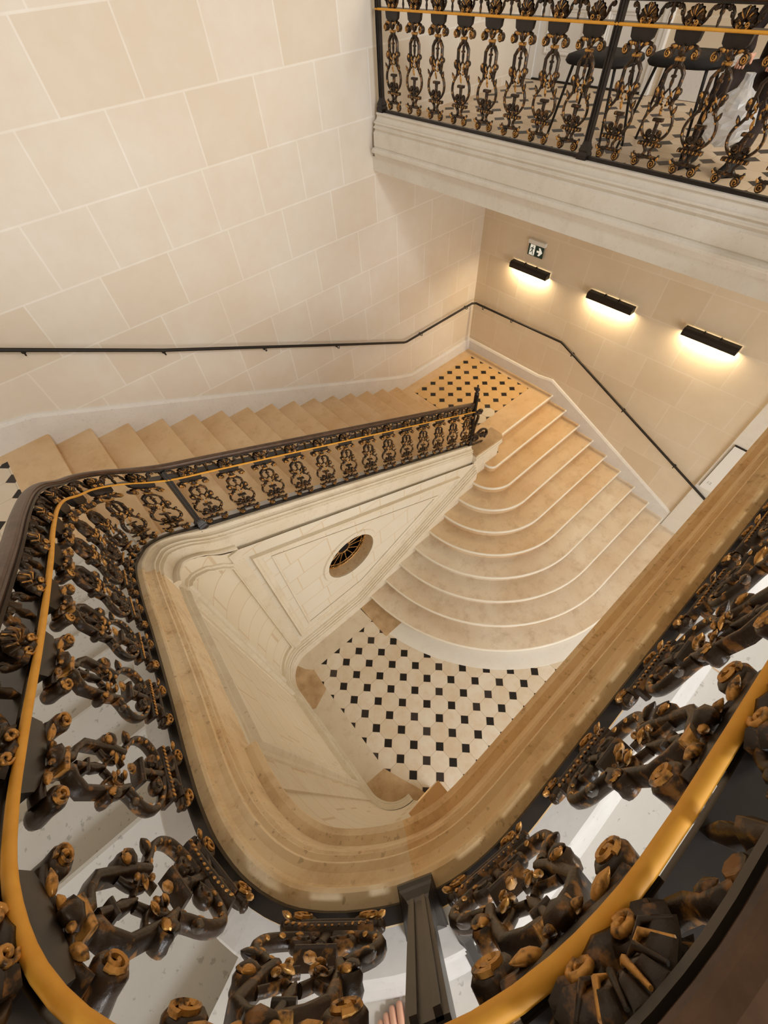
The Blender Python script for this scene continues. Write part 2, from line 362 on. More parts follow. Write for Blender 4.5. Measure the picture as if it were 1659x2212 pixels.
# walls
mb = MB(); mb.box((-3.2, LW, -7.05), (7.2, LW + 0.25, 3.6)); struct('wall_left', mb, 'left_wall_stone')
mb = MB(); mb.box((BW, 0.04, -7.05), (BW + 0.25, LW, -1.70)); struct('wall_back', mb, 'back_wall_stone')
mb = MB(); mb.box((BW - 0.05, -3.0, -7.05), (BW + 0.25, 0.045, -1.70)); struct('wall_pier', mb, 'bridge_stone')
mb = MB(); mb.box((-3.4, -6, -7.05), (-3.2, LW, 3.6)); struct('wall_far_side', mb, 'left_wall_stone')
mb = MB(); mb.box((6.98, -3.0, -1.6), (7.2, LW, 3.6)); struct('wall_hall', mb, 'back_wall_stone')
mb = MB(); mb.box((6.95, -3.0, -1.40), (6.98, 3.12, -1.05)); mb.box((6.945, -3, -1.07), (6.98, 3.12, -1.03)); struct('baseboard_hall', mb, 'plinth_stone')

# plinths along the walls
mb = MB()
def lnos(x): return -3.005 - 0.157 * (x + 0.67) / 0.3587
prof = []
xs = [-3.2, -0.95, -0.67, 4.40, 4.75, BW]
tops = [-2.72, -2.72, lnos(-0.67) + 0.24, lnos(4.40) + 0.20, -5.15, -5.15]
bots = [-3.05, -3.05, -3.2, -5.45, -5.5, -5.5]
rings = []
for x, a, bt in zip(xs, tops, bots):
    rings.append([(x, LW, a + 0.02), (x, LW - 0.02, a + 0.012), (x, LW - 0.035, a - 0.02), (x, LW - 0.035, bt), (x, LW, bt)])
mb.loft([[Vector(p) for p in r] for r in rings]); struct('baseboard_left', mb, 'plinth_stone')
mb = MB()
def bnos(y): return -5.36 - 0.149 * (2.83 - y) / 0.345
ys = [LW, 3.25, 2.95, 0.05]; tops = [-5.15, -5.15, bnos(2.95) + 0.21, bnos(0.05) + 0.19]; bots = [-5.5, -5.5, -5.6, -6.85]
rings = [[(BW, y, a + 0.02), (BW - 0.02, y, a + 0.012), (BW - 0.035, y, a - 0.02), (BW - 0.035, y, bt), (BW, y, bt)] for y, a, bt in zip(ys, tops, bots)]
mb.loft([[Vector(p) for p in r][::-1] for r in rings]); struct('baseboard_back', mb, 'plinth_stone')

# ------------------------------------------------------------------ staircase
flight = thing('lower_staircase', (4.0, 1.3, -6.85), label='broad stone steps with curved ends rising from the tiled ground floor to the first landing', category='staircase')
CX, CY = 4.4, 2.62
for kk in range(1, 11):
    z = -5.36 - (kk - 1) * 0.149; r = 0.345 * kk - 0.553; yk = CY - r
    prof = [(0, 0), (-0.0, 0), (0.0, 0)]
    nose = [(-0.022, 0.0), (-0.008, -0.004), (0.0, -0.018), (-0.002, -0.034), (-0.012, -0.044), (-0.030, -0.046), (-0.034, -0.154)]
    if kk == 1:
        path = [(BW - 0.03, 2.83), (4.60, 2.83)]; nrm = [(0, -1), (0, -1)]; back = [(4.60, 4.9), (BW - 0.03, 4.9)]; back = [(4.60, 2.9), (BW - 0.03, 2.9)]
    else:
        path = [(BW - 0.03, yk), (CX, yk)]; nrm = [(0, -1), (0, -1)]
        for i in range(1, 25):
            a = -PI / 2 - i * (PI / 2) / 24; path.append((CX + r * math.cos(a), CY + r * math.sin(a))); nrm.append((math.cos(a), math.sin(a)))
        path.append((CX - r, CY + 0.06)); nrm.append((-1, 0))
        back = [(4.66, CY + 0.06), (4.66, CY + 0.30), (BW - 0.03, CY + 0.30)]
    step = MB()
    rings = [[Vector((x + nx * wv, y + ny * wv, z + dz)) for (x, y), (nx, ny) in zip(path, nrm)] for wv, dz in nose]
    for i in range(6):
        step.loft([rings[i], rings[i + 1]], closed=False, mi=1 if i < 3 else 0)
    poly = [(v.x, v.y) for v in rings[0]] + back
    tri = tessellate_polygon([[Vector((x, y, 0)) for x, y in poly]]); fs = []
    for t in tri:
        a, b2, c = [Vector((*poly[i], 0)) for i in t]
        fs.append(t if (b2 - a).cross(c - a).z > 0 else (t[0], t[2], t[1]))
    step.add([(x, y, z) for x, y in poly], fs, 0)
    st = obj('step', step, ['lower_tread_stone' if kk > 6 else ('tread_stone' if kk < 4 else 'middle_tread_stone'), 'highlight_nosing_stone'], flight)  # treads graded by height: warm light near the landing put into their colour
# mid landing
mb = MB(); mb.box((4.30, 2.86, -5.50), (BW, LW, -5.362)); struct('floor_landing', mb, 'tread_stone')
mb = MB()
for ci, cj in ((-3, -5), (-4, -5)):
    cx_, cy_ = 5.758 + 0.238 * (ci + .5), 4.447 + 0.238 * (cj + .5); h_, c_ = 0.116, 0.050
    mb.prism([(cx_ - h_, cy_ - c_), (cx_ - c_, cy_ - h_), (cx_ + c_, cy_ - h_), (cx_ + h_, cy_ - c_), (cx_ + h_, cy_ + c_), (cx_ + c_, cy_ + h_), (cx_ - c_, cy_ + h_), (cx_ - h_, cy_ + c_)], -5.36, -5.3558)
struct('trim_24', mb, 'border_stone')
mb = MB(); mb.box((4.60, 3.28, -5.365), (6.22, 4.76, -5.357)); struct('floor_landing_tiles', mb, 'mid_landing_tiles')
# upper flight along the left wall
fl2 = thing('middle_staircase', (1.8, 3.9, -5.36), label='long straight flight of worn stone steps climbing along the left wall behind the railing', category='staircase')
def straight_step(parent, axis, n0, z, depth, a0, a1, sgn, riser, mat='tread_stone'):
    """nosing at coordinate n0; sgn = direction in which the steps go down"""
    prof = [(-depth, 0), (-0.02, 0), (-0.006, -0.005), (0, -0.02), (-0.006, -0.038), (-0.028, -0.044), (-0.03, -riser), (-depth, -riser)]
    rings = []
    for a in (a0, a1):
        rings.append([Vector((n0 + sgn * p, a, z + dz)) if axis == 0 else Vector((a, n0 + sgn * p, z + dz)) for p, dz in prof])
    m2 = MB(); m2.loft(rings)
    return obj('step', m2, mat, parent)
for i in range(1, 15):
    straight_step(fl2, 0, -0.67 + 0.3587 * i, -3.005 - 0.157 * i, 0.42, 2.80, LW - 0.004, 1, 0.16)
# left landing
mb = MB(); rings = []
straight = [(-0.70, 0), (-0.02, 0), (-0.006, -0.005), (0, -0.02), (-0.006, -0.038), (-0.028, -0.044), (-0.03, -0.16), (-0.70, -0.16)]
mb.loft([[Vector((-0.67 + p, a, -3.005 + dz)) for p, dz in straight] for a in (2.6, LW)])
mb.box((-3.2, 2.0, -3.165), (-1.30, LW, -3.006)); struct('floor_left_landing', mb, 'tread_stone')
mb = MB(); mb.box((-3.2, 3.3, -3.1), (-1.115, LW - 0.17, -3.0035)); struct('floor_left_landing_tiles', mb, 'left_landing_tiles')
# flight from the left landing up to the gallery
fl3 = thing('upper_staircase', (-1.6, 1.6, -3.0), label='pale stone steps descending on the left behind the balusters from the gallery', category='staircase')
for i in range(1, 10):
    straight_step(fl3, 1, 0.546 + 0.3155 * (i - 1), -1.405 - 0.16 * i, 0.75 if i == 1 else 0.42, -0.50 + (0.04 if i > 6 else 0.0), -3.19, 1, 0.165, 'gallery_floor_stone')
# gallery floor with curved nosing at the head of the stairs
nos = catmull([(-0.36, 0.115, 0), (-0.44, 0.085, 0), (-0.51, 0.058, 0), (-0.62, 0.013, 0), (-0.8, -0.035, 0), (-1.1, -0.06, 0), (-1.6, -0.06, 0), (-3.2, -0.06, 0)], 0.04)
nos = [(p.x, p.y) for p in nos]
mb = MB(); poly = nos + [(-3.2, -6.0), (4.3, -6.0), (4.3, -0.25), (0.1, -0.25), (-0.12, -0.20), (-0.3, -0.03)]
mb.prism(poly, -1.455, -1.405); mb.prism([(x, y - 0.03) for x, y in nos] + [(-3.2, -6.0), (4.3, -6.0), (4.3, -0.30), (0.1, -0.30), (-0.12, -0.24), (-0.3, -0.08)], -1.66, -1.45)
struct('floor_gallery', mb, 'gallery_floor_stone')
mb = MB()
for x in (0.95, 1.9, 2.85, 3.8): mb.box((x, -6, -1.41), (x + 0.005, -0.31, -1.4042))
for y in (-1.2, -2.1): mb.box((-3.2, y, -1.41), (4.3, y - 0.005, -1.4042))
struct('trim_7', mb, 'brown_border_stone')
mb = MB(); mb.box((4.25, -6, -1.66), (7.0, LW, -1.405)); struct('floor_hall', mb, 'hall_tiles')
# mouldings along the back of the curb, on the gallery floor
mb = MB(); ST.sweep(mb, [(-0.10, -0.135), (-0.10, -0.02), (-0.11, -0.03), (-0.112, -0.06), (-0.13, -0.08), (-0.15, -0.11), (-0.16, -0.135)], 0.2, s_near(-0.36, 0.06)); struct('trim_8', mb, 'curb_back_stone')

# ------------------------------------------------------------------ curb stone (string) under the railings
CURB = [(-0.022, -0.19), (-0.022, 0), (0.044, 0), (0.052, -0.006), (0.052, -0.018), (0.040, -0.024), (0.042, -0.038), (0.052, -0.056), (0.072, -0.068), (0.090, -0.072), (0.092, -0.086), (0.078, -0.092), (0.078, -0.104), (0.088, -0.112), (0.102, -0.116), (0.102, -0.126), (0.084, -0.134), (0.084, -0.150), (0.106, -0.165), (0.110, -0.285), (0.104, -0.290), (0.104, -0.298), (0.134, -0.302), (0.150, -0.316), (0.150, -0.336), (0.134, -0.348), (0.112, -0.354), (0.10, -0.40), (0.0, -0.41)]
CURB_PLAIN = CURB[:CURB.index((0.106, -0.165))] + [(0.102, -0.165), (0.100, -0.41), (0.0, -0.41)]
CURB = CURB[::-1]; CURB_PLAIN = CURB_PLAIN[::-1]
def curb(name, path, q0, q1, mat, prof=None):
    mb = MB(); path.sweep(mb, prof or CURB, q0, q1); return struct(name, mb, mat)
mb = MB(); ST.sweep(mb, [(-0.022, -0.19), (-0.022, 0), (-0.094, 0), (-0.10, -0.006), (-0.10, -0.19)], 0.1, S_END + 0.02); struct('trim_21', mb, 'curb_back_stone')
mb = MB(); BR.sweep(mb, [(-0.022, -0.19), (-0.022, 0), (-0.094, 0), (-0.10, -0.006), (-0.10, -0.19)], 0, BR.L); struct('trim_22', mb, 'curb_back_stone')
curb('trim_9', ST, 0.1, S_POST1, 'shaded_curb_stone')
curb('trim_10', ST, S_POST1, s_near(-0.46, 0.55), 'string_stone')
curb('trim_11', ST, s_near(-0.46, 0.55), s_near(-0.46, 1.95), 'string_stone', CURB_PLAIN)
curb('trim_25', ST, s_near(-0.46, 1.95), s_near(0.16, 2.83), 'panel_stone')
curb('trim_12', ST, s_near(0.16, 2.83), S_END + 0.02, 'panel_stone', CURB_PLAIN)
mb = MB(); BR.sweep(mb, CURB, 0, BR.L); struct('trim_13', mb, 'bridge_stone')
mb = MB(); mb.box((4.10, -0.1, -1.80), (6.5, LW, -1.66)); mb.box((-0.2, -6, -1.80), (6.5, -0.20, -1.66)); struct('ceiling_bridge', mb, 'bridge_stone')
# end pedestal of the string behind the newel
mb = MB()
ped = [(3.98, 2.68), (4.58, 2.66), (4.64, 2.72), (4.64, 2.94), (3.98, 2.94)]
for z0, z1, g in ((-6.8, -5.24, 0.0), (-5.24, -5.20, 0.015), (-5.20, -5.16, 0.03), (-5.16, -5.12, 0.02)):
    mb.prism([(x + (g if x > 4.5 else 0), y - g if y < 2.8 else y + g) for x, y in ped], z0, z1)
mb.prism([(3.99, 2.66), (4.60, 2.64), (4.66, 2.70), (4.66, 2.93), (3.99, 2.93)], -5.12, -5.085, 1)
struct('trim_14', mb, ['panel_stone', 'brown_border_stone'])

# ------------------------------------------------------------------ wall of the stairwell under the string
def arc(cx, cy, r, a0, a1, n=18): return [(cx + r * math.cos(math.radians(a0 + (a1 - a0) * i / n)), cy + r * math.sin(math.radians(a0 + (a1 - a0) * i / n))) for i in range(n + 1)]
plan = arc(0.06, 0.47, 0.44, 270, 180) + [(-0.38, 0.47 + 1.73 * i / 16) for i in range(1, 16)] + arc(0.11, 2.2, 0.49, 180, 90)
zt = []
for x, y in plan:
    q = s_near(x, y); zt.append(ST.at(q)[0].z)
zt[0] = zt[1] = -1.27
mb = MB(); qa, qb = s_near(0.10, -0.195), s_near(-0.46, 0.9); top = []
for i, ((x, y), z) in enumerate(zip(plan, zt)):
    if y < 0.9:
        f = i / 23.0; p = ST.pt(qa + (qb - qa) * min(f, 1), 0.09, -0.36); top.append(p)
    else: top.append(Vector((x, y, z - 0.36))); bot = [Vector((x, y, -6.86)) for x, y in plan]
mb.loft([bot, top], closed=False)
outp = [Vector((x - 0.2 if x < 0 else x, y + 0.0, 0)) for x, y in plan]
o = struct('wall_stairwell_curve', mb, 'curved_wall_stone')
for p in o.data.polygons: p.use_smooth = True
# straight wall below the middle flight, with the round opening
WY = 2.69; HC = (1.37, -5.21); HR = 0.40
mb = MB()
ztop = lambda x: -3.187 - 0.4446 * (x - 0.04) - 0.36
outer = [(0.11, -6.86), (4.0, -6.86), (4.0, ztop(4.0)), (0.11, ztop(0.11))]
hole = [(HC[0] + HR * math.cos(2 * PI * i / 48), HC[1] + HR * math.sin(2 * PI * i / 48)) for i in range(48)]
allp = outer + hole
tri = tessellate_polygon([[Vector((*p, 0)) for p in outer], [Vector((*p, 0)) for p in hole]])
fs = []
for t in tri:
    a, b2, c = [Vector((*allp[i], 0)) for i in t]
    fs.append(t if (b2 - a).cross(c - a).z > 0 else (t[0], t[2], t[1]))
mb.add([(x, WY, z) for x, z in allp], fs)
mb.add([(x, WY, z) for x, z in hole] + [(x, WY + 0.2, z) for x, z in hole], [(i, (i + 1) % 48, (i + 1) % 48 + 48, i + 48) for i in range(48)], 1)
struct('wall_stairwell', mb, ['spandrel_stone', 'string_stone'])
mb = MB(); mb.box((0.8, WY + 0.30, -5.8), (1.95, WY + 0.33, -4.6)); mb.box((0.8, WY + 0.19, -5.8), (0.82, WY + 0.3, -4.6)); mb.box((1.93, WY + 0.19, -5.8), (1.95, WY + 0.3, -4.6)); struct('wall_stairwell_recess', mb, 'dark_void')  # near-black panels: darkness of the unlit room behind the grille as colour
# ring round the opening
mb = MB(); rings = []
for i in range(65):
    a = 2 * PI * i / 64; rings.append([Vector((HC[0] + (HR + d) * math.cos(a), WY - h, HC[1] + (HR + d) * math.sin(a))) for d, h in ((0, -0.01), (0, 0.022), (0.075, 0.022), (0.085, 0.004), (0.095, 0.0), (0.095, -0.01))])
mb.loft(rings, closed=False); struct('trim_15', mb, 'spandrel_stone')
# raised panel mouldings
def frame(mb, poly, wdt, h, fn, n=1, closed=True):
    """band following a polyline on a wall; fn(a, b, h) -> point"""
    P = [Vector(p) for p in poly]; L = len(P); rings = []
    idx = range(L + 1) if closed else range(L)
    for ii in idx:
        i = ii % L
        if closed: pr, nx = P[i - 1], P[(i + 1) % L]
        else: pr, nx = P[max(i - 1, 0)], P[min(i + 1, L - 1)]
        d0 = (P[i] - pr).normalized() if (P[i] - pr).length > 1e-9 else None; d1 = (nx - P[i]).normalized() if (nx - P[i]).length > 1e-9 else None
        d0 = d0 or d1; d1 = d1 or d0
        n0 = Vector((-d0.y, d0.x)); n1 = Vector((-d1.y, d1.x)); nn = (n0 + n1); nn = nn / max(0.35, nn.dot(n0))
        rings.append([fn(*(P[i] + nn * o), hh) for o, hh in ((0, -0.005), (0, h), (wdt * 0.25, h), (wdt * 0.45, h * 0.4), (wdt * 0.8, h * 0.4), (wdt, -0.005))])
    mb.loft(rings, closed=False)
zp = lambda x: -3.80 - 0.4446 * (x - 0.19)
mb = MB(); pan = [(0.21, zp(0.21)), (0.21, -6.33), (1.42, -6.33), (3.50, -6.33 + 0.432 * 2.08)]
pan = pan + [(3.62, zp(3.62) + 0.01)]
frame(mb, pan, 0.11, 0.048, lambda x, z, h: Vector((x, WY - h, z)))
o = struct('trim_16', mb, 'panel_stone')
mb = MB(); pan2 = [(0.40, zp(0.40) - 0.14), (0.40, -6.14), (1.46, -6.14), (3.15, -6.14 + 0.432 * 1.69)]
frame(mb, pan2, 0.035, -0.012, lambda x, z, h: Vector((x, WY - 0.004 + h * 0.5, z))); struct('trim_17', mb, 'panel_stone')
# wall base, following the floor and then the steps
PW = Path([Vector((x, y, -6.85)) for x, y in plan] + [Vector((0.11 + 0.1 * i, WY, -6.85 if 0.11 + 0.1 * i < 1.3 else -6.85 + 0.436 * (0.11 + 0.1 * i - 1.3))) for i in range(1, 40)])
BASE = [(0.0, 0.34), (0.030, 0.335), (0.034, 0.315), (0.018, 0.308), (0.020, 0.298), (0.048, 0.290), (0.056, 0.268), (0.046, 0.250), (0.030, 0.246), (0.032, 0.236), (0.066, 0.232), (0.070, 0.205), (0.058, 0.198), (0.086, 0.190), (0.088, 0.0), (0.088, -0.35), (0.0, -0.35)]
mb = MB(); PW.sweep(mb, BASE[::-1], 0, PW.L); struct('baseboard_stairwell', mb, 'panel_stone')
# panel mouldings on the curved wall
PC = Path([Vector((x, y, 0)) for x, y in plan])
def onwall(a, z, h): return PC.pt(a, h, z)
def ztopw(a):
    p = PC.at(a)[0]; return min(ST.at(s_near(p.x, p.y))[0].z, -1.27)
aC = PC.L
a0, a1 = aC - 0.66, aC - 0.12
mb = MB(); n = 14; P = [(a0 + (a1 - a0) * i / n, -6.32) for i in range(n + 1)] + [(a1 - (a1 - a0) * i / n, ztopw(a1 - (a1 - a0) * i / n) - 0.62) for i in range(n + 1)]
frame(mb, P, -0.06, 0.042, onwall); struct('trim_18', mb, 'panel_stone')
a0, a1 = 0.85, aC - 0.92
n = 16; P = [(a0 + (a1 - a0) * i / n, -6.32) for i in range(n + 1)] + [(a1 - (a1 - a0) * i / n, ztopw(a1 - (a1 - a0) * i / n) - 0.58) for i in range(n + 1)]
mb = MB(); frame(mb, P, -0.08, 0.045, onwall); frame(mb, [(a0 + 0.14, -6.15)] + [(a1 - 0.14 - (a1 - a0 - 0.28) * i / n if i else a1 - 0.14, (-6.15 if i == 0 else 0)) for i in range(1)] + [(a1 - 0.14 - (a1 - a0 - 0.28) * i / n, ztopw(a1 - 0.14 - (a1 - a0 - 0.28) * i / n) - 0.74) for i in range(n + 1)], -0.03, 0.01, onwall)
struct('trim_19', mb, 'panel_stone')
# pilaster strips at the ends of the curves
mb = MB()
for a in (0.66, aC - 0.80, aC - 0.02):
    q = [Vector((a - 0.045, 0)), Vector((a + 0.045, 0))]
    rings = []
    for z in (-6.6, ztopw(a) - 0.36):
        rings.append([onwall(a - 0.06, z, -0.01), onwall(a - 0.06, z, 0.02), onwall(a + 0.06, z, 0.02), onwall(a + 0.06, z, -0.01)])
    mb.loft(rings)
struct('trim_20', mb, 'panel_stone')
# pier below the corner of the gallery
mb = MB(); mb.box((0.0, -0.34, -6.86), (0.10, -0.03, -2.0)); mb.box((-0.02, -0.36, -2.0), (0.115, -0.01, -1.66)); mb.box((0.06, -0.26, -6.86), (0.335, -0.02, -6.70)); struct('wall_gallery_pier', mb, 'shaded_curb_stone')
# iron fan grille in the round opening
gr = thing('round_grille', (HC[0], WY + 0.16, HC[1] - HR), label='round dark iron fanlight grille set in the opening of the cream stairwell wall', category='grille')
mb = MB()
for rr, t in ((0.395, 0.012), (0.33, 0.006), (0.10, 0.010)): mb.tube([(HC[0] + rr * math.cos(2 * PI * i / 48), WY + 0.17, HC[1] + rr * math.sin(2 * PI * i / 48)) for i in range(49)], t, 6)
obj('ring', mb, 'gilt_bronze', gr)
for i in range(16):
    a = 2 * PI * i / 16; mb = MB(); P = []
    for f in (0.1, 0.18, 0.26, 0.33): P.append((HC[0] + f * math.cos(a), WY + 0.17, HC[1] + f * math.sin(a)))
    mb.tube(P, 0.007, 6)
    c = (HC[0] + 0.36 * math.cos(a), WY + 0.17, HC[1] + 0.36 * math.sin(a)); mb.tube([(c[0] + 0.03 * math.cos(2 * PI * j / 12), c[1], c[2] + 0.03 * math.sin(2 * PI * j / 12)) for j in range(13)], 0.006, 5)
    obj('spoke', mb, 'gilt_bronze', gr)

# ------------------------------------------------------------------ balustrade ironwork (built flat in u,v,w then bent to the railing path)
W3 = Vector((0, 0, 1))
def spiral(cx, cy, r0, r1, a0, turns, n=22):
    return [(cx + (r0 + (r1 - r0) * i / n) * math.cos(a0 + turns * 2 * PI * i / n), cy + (r0 + (r1 - r0) * i / n) * math.sin(a0 + turns * 2 * PI * i / n)) for i in range(n + 1)]
def T(mb, pts2, r, n=6, d=1.7, w=0.0, mi=0):
    r = [x * 0.84 for x in r] if isinstance(r, (list, tuple)) else r * 0.84; d = 1 + (d - 1) * 0.6
    mb.tube([(p[0], p[1], w if len(p) < 3 else p[2]) for p in pts2], r, n, mi, squash=(d, W3), ref=W3)
def smooth2(P, k=4):
    return [(p.x, p.y) for p in catmull([(a, b2, 0) for a, b2 in P], 0.05 / k)]
H = 0.70
def roll(mb, cx, cy, r, w0, w1, n=12):
    """a scroll end: short cylinder with rounded rims lying across the railing"""
    cx, cy = cx, cy; R_ = [(0.35, w0 - 0.004), (0.8, w0 - 0.002), (1.0, w0 + 0.006), (0.92, (w0 + w1) / 2), (1.0, w1 - 0.006), (0.8, w1), (0.3, w1 - 0.003)]
    mb.loft([[Vector((cx + r * k * math.cos(2 * PI * i / n), cy + r * k * math.sin(2 * PI * i / n), w)) for i in range(n)] for k, w in R_])
def leaf(mb, u, v, ang, L, wd, w0=0.008, curl=0.010, n=8):
    """tapering leaf laid on the bars, pointing along ang"""
    c, s = math.cos(ang), math.sin(ang); rings = []
    for t, k, h in ((0, .2, 0), (0.12, .65, .3), (0.3, .95, .6), (0.55, 1, .9), (0.75, .7, 1.1), (0.9, .38, 1.3), (1.0, .08, 1.5)):
        x, y, w = u + c * L * t, v + s * L * t, w0 + curl * h
        rings.append([Vector((x - s * wd * k * math.cos(2 * PI * j / n), y + c * wd * k * math.cos(2 * PI * j / n), w + wd * 0.75 * k * math.sin(2 * PI * j / n))) for j in range(n)])
    mb.loft(rings)
def bar(mb, P, a, d):
    """square iron bar, a = half width in the plane, d = half depth"""
    P = [Vector((p[0], p[1], 0)) for p in P]; rings = []
    for i, p in enumerate(P):
        t0 = (p - P[i - 1]).normalized() if i else (P[1] - p).normalized(); t1 = (P[i + 1] - p).normalized() if i < len(P) - 1 else t0
        n0, n1 = Vector((-t0.y, t0.x, 0)), Vector((-t1.y, t1.x, 0)); nn = n0 + n1; nn = nn / max(0.6, nn.dot(n0)); aa = a[i] if isinstance(a, list) else a
        rings.append([p + nn * x * aa + W3 * w for x, w in ((-1, -d), (1, -d), (1, d * .7), (.45, d), (-.45, d), (-1, d * .7))])
    mb.loft(rings)
def baluster(hi=True):
    n = 9 if hi else 6
    D = MB(); G = MB()
    v = lambda t: t * H
    for s in (-1, 1):
        A = lambda ang: ang if s > 0 else PI - ang
        # foot scroll
        roll(D, s * 0.068, v(0.052), 0.031, -0.016, 0.012, 14)
        T(G, [(p[0], p[1], 0.014) for p in spiral(s * 0.068, v(0.052), 0.025, 0.004, PI / 2, -1.5 * s, 18)], 0.0042, 5, 1.2)
        leaf(G, s * 0.092, v(0.08), A(1.0), 0.035, 0.009)
        bar(D, smooth2([(s * 0.045, v(0.097)), (s * 0.022, v(0.12)), (s * 0.020, v(0.155)), (s * 0.044, v(0.192))]), 0.008, 0.012)
        D.ell((s * 0.099, v(0.116), 0), (0.010, 0.011, 0.012)); T(D, [(s * 0.07, v(0.098)), (s * 0.095, v(0.108))], 0.008, n)
        # lyre ring
        rg = smooth2([(s * 0.014, v(0.222)), (s * 0.062, v(0.248)), (s * 0.099, v(0.305)), (s * 0.108, v(0.365)), (s * 0.096, v(0.425)), (s * 0.070, v(0.470)), (s * 0.058, v(0.500))], 4)
        T(D, rg, 0.0128, n, 1.5)
        for i in range(2, len(rg) - 2, 3 if hi else 6):
            p, p2 = rg[i], rg[i + 1]; leaf(G, p[0] + s * 0.002, p[1], math.atan2(p2[1] - p[1], p2[0] - p[0]) + s * 0.5, 0.022, 0.0065, 0.006, 0.004)
        leaf(D, s * 0.084, v(0.445), A(1.15), 0.055, 0.013, 0.0, 0.012); leaf(G, s * 0.088, v(0.455), A(1.2), 0.036, 0.007, 0.010, 0.006)
        # inner scrolls
        T(D, spiral(s * 0.036, v(0.288), 0.006, 0.026, -PI / 2 + (0.4 if s > 0 else -0.4), -1.25 * s, 14), 0.009, n, 1.8); roll(D, s * 0.036, v(0.288), 0.014, -0.010, 0.014, 8)
        # upper frame of square bars with chamfered shoulders
        bar(D, [(s * 0.050, v(0.485)), (s * 0.059, v(0.56)), (s * 0.060, v(0.722)), (s * 0.036, v(0.765)), (s * 0.016, v(0.778)), (s * 0.012, v(0.815))], [0.009, 0.009, 0.009, 0.010, 0.011, 0.012], 0.013)
        # acanthus rolls on the frame
        roll(D, s * 0.074, v(0.605), 0.020, -0.014, 0.014, 10); leaf(D, s * 0.060, v(0.545), A(1.0), 0.055, 0.016, 0.002, 0.010)
        leaf(G, s * 0.066, v(0.585), A(1.25), 0.034, 0.010, 0.012, 0.004); T(G, [(p[0], p[1], 0.017) for p in spiral(s * 0.074, v(0.605), 0.014, 0.003, 0.0, 1.1 * s, 10)], 0.0035, 5, 1.0)
        # interlaced leaves between the bars
        T(D, smooth2([(s * 0.010, v(0.50)), (s * 0.044, v(0.53)), (s * 0.020, v(0.585)), (s * 0.006, v(0.615))]), 0.008, n, 1.4); T(D, smooth2([(s * 0.055, v(0.50)), (s * 0.020, v(0.545)), (s * 0.030, v(0.60)), (s * 0.050, v(0.635))]), 0.007, n, 1.4)
        for uu, vv, an, L in ((0.030, 0.500, 1.9, 0.034), (0.012, 0.545, 1.0, 0.032), (0.040, 0.565, 2.0, 0.036)): leaf(G, s * uu, v(vv), A(an), L, 0.0075, 0.006, 0.010)
        # head scroll
        hs = smooth2([(s * 0.006, v(0.845)), (s * 0.024, v(0.880)), (s * 0.055, v(0.902)), (s * 0.088, v(0.893))], 4)
        T(D, hs, [0.013] * len(hs), n, 1.6); roll(D, s * 0.090, v(0.852), 0.027, -0.026, 0.020, 16)
        T(G, [(p[0], p[1], 0.021) for p in spiral(s * 0.090, v(0.852), 0.021, 0.004, PI / 2, -1.5 * s, 20)], 0.0050, 5, 1.0)
        leaf(G, s * 0.034, v(0.890), A(0.25), 0.040, 0.010, 0.010, 0.008); leaf(G, s * 0.008, v(0.875), A(0.8), 0.030, 0.008, 0.014, 0.006)
    bar(D, [(-0.068, v(0.097)), (0.068, v(0.097))], 0.0085, 0.013)
    bar(D, [(-0.088, v(0.203)), (0.088, v(0.203))], 0.0105, 0.018)
    m9 = 13 if hi else 7
    for i in range(m9):
        f = (i / (m9 - 1) - 0.5) * 0.160; leaf(G, f, v(0.203) - 0.010, 1.3, 0.022, 0.0042, 0.017, 0.002)
    bar(D, [(0, v(0.215)), (0, v(0.29)), (0, v(0.385))], [0.013, 0.008, 0.012], 0.012)
    D.ell((0, v(0.325), 0), (0.016, 0.007, 0.016)); bar(D, [(-0.036, v(0.392)), (0.036, v(0.392))], 0.009, 0.016)
    leaf(G, 0, v(0.42), PI / 2, 0.065, 0.011, 0.0, 0.014)
    bar(D, [(0, v(0.61)), (0, v(0.665)), (0, v(0.70)), (0, v(0.76))], [0.003, 0.010, 0.006, 0.008], 0.009); bar(D, [(-0.016, v(0.705)), (0.016, v(0.705))], 0.006, 0.010)
    bar(G, [(-0.027, v(0.818)), (0.027, v(0.818))], 0.0085, 0.018)
    leaf(D, 0, v(0.83), PI / 2, 0.060, 0.024, 0.004, 0.014); leaf(G, 0, v(0.84), PI / 2, 0.040, 0.012, 0.016, 0.008)
    # capital block
    D.loft([[Vector((x, v(a), z)) for x, z in ((-wd, -dp), (wd, -dp), (wd, dp * .8), (-wd, dp * .8))] for a, wd, dp in ((0.900, 0.050, 0.014), (0.935, 0.080, 0.018), (0.99, 0.086, 0.020), (1.01, 0.086, 0.020))], mi=2)
    D.add(G.v, G.f, 1)
    return D, G
HF = 0.100
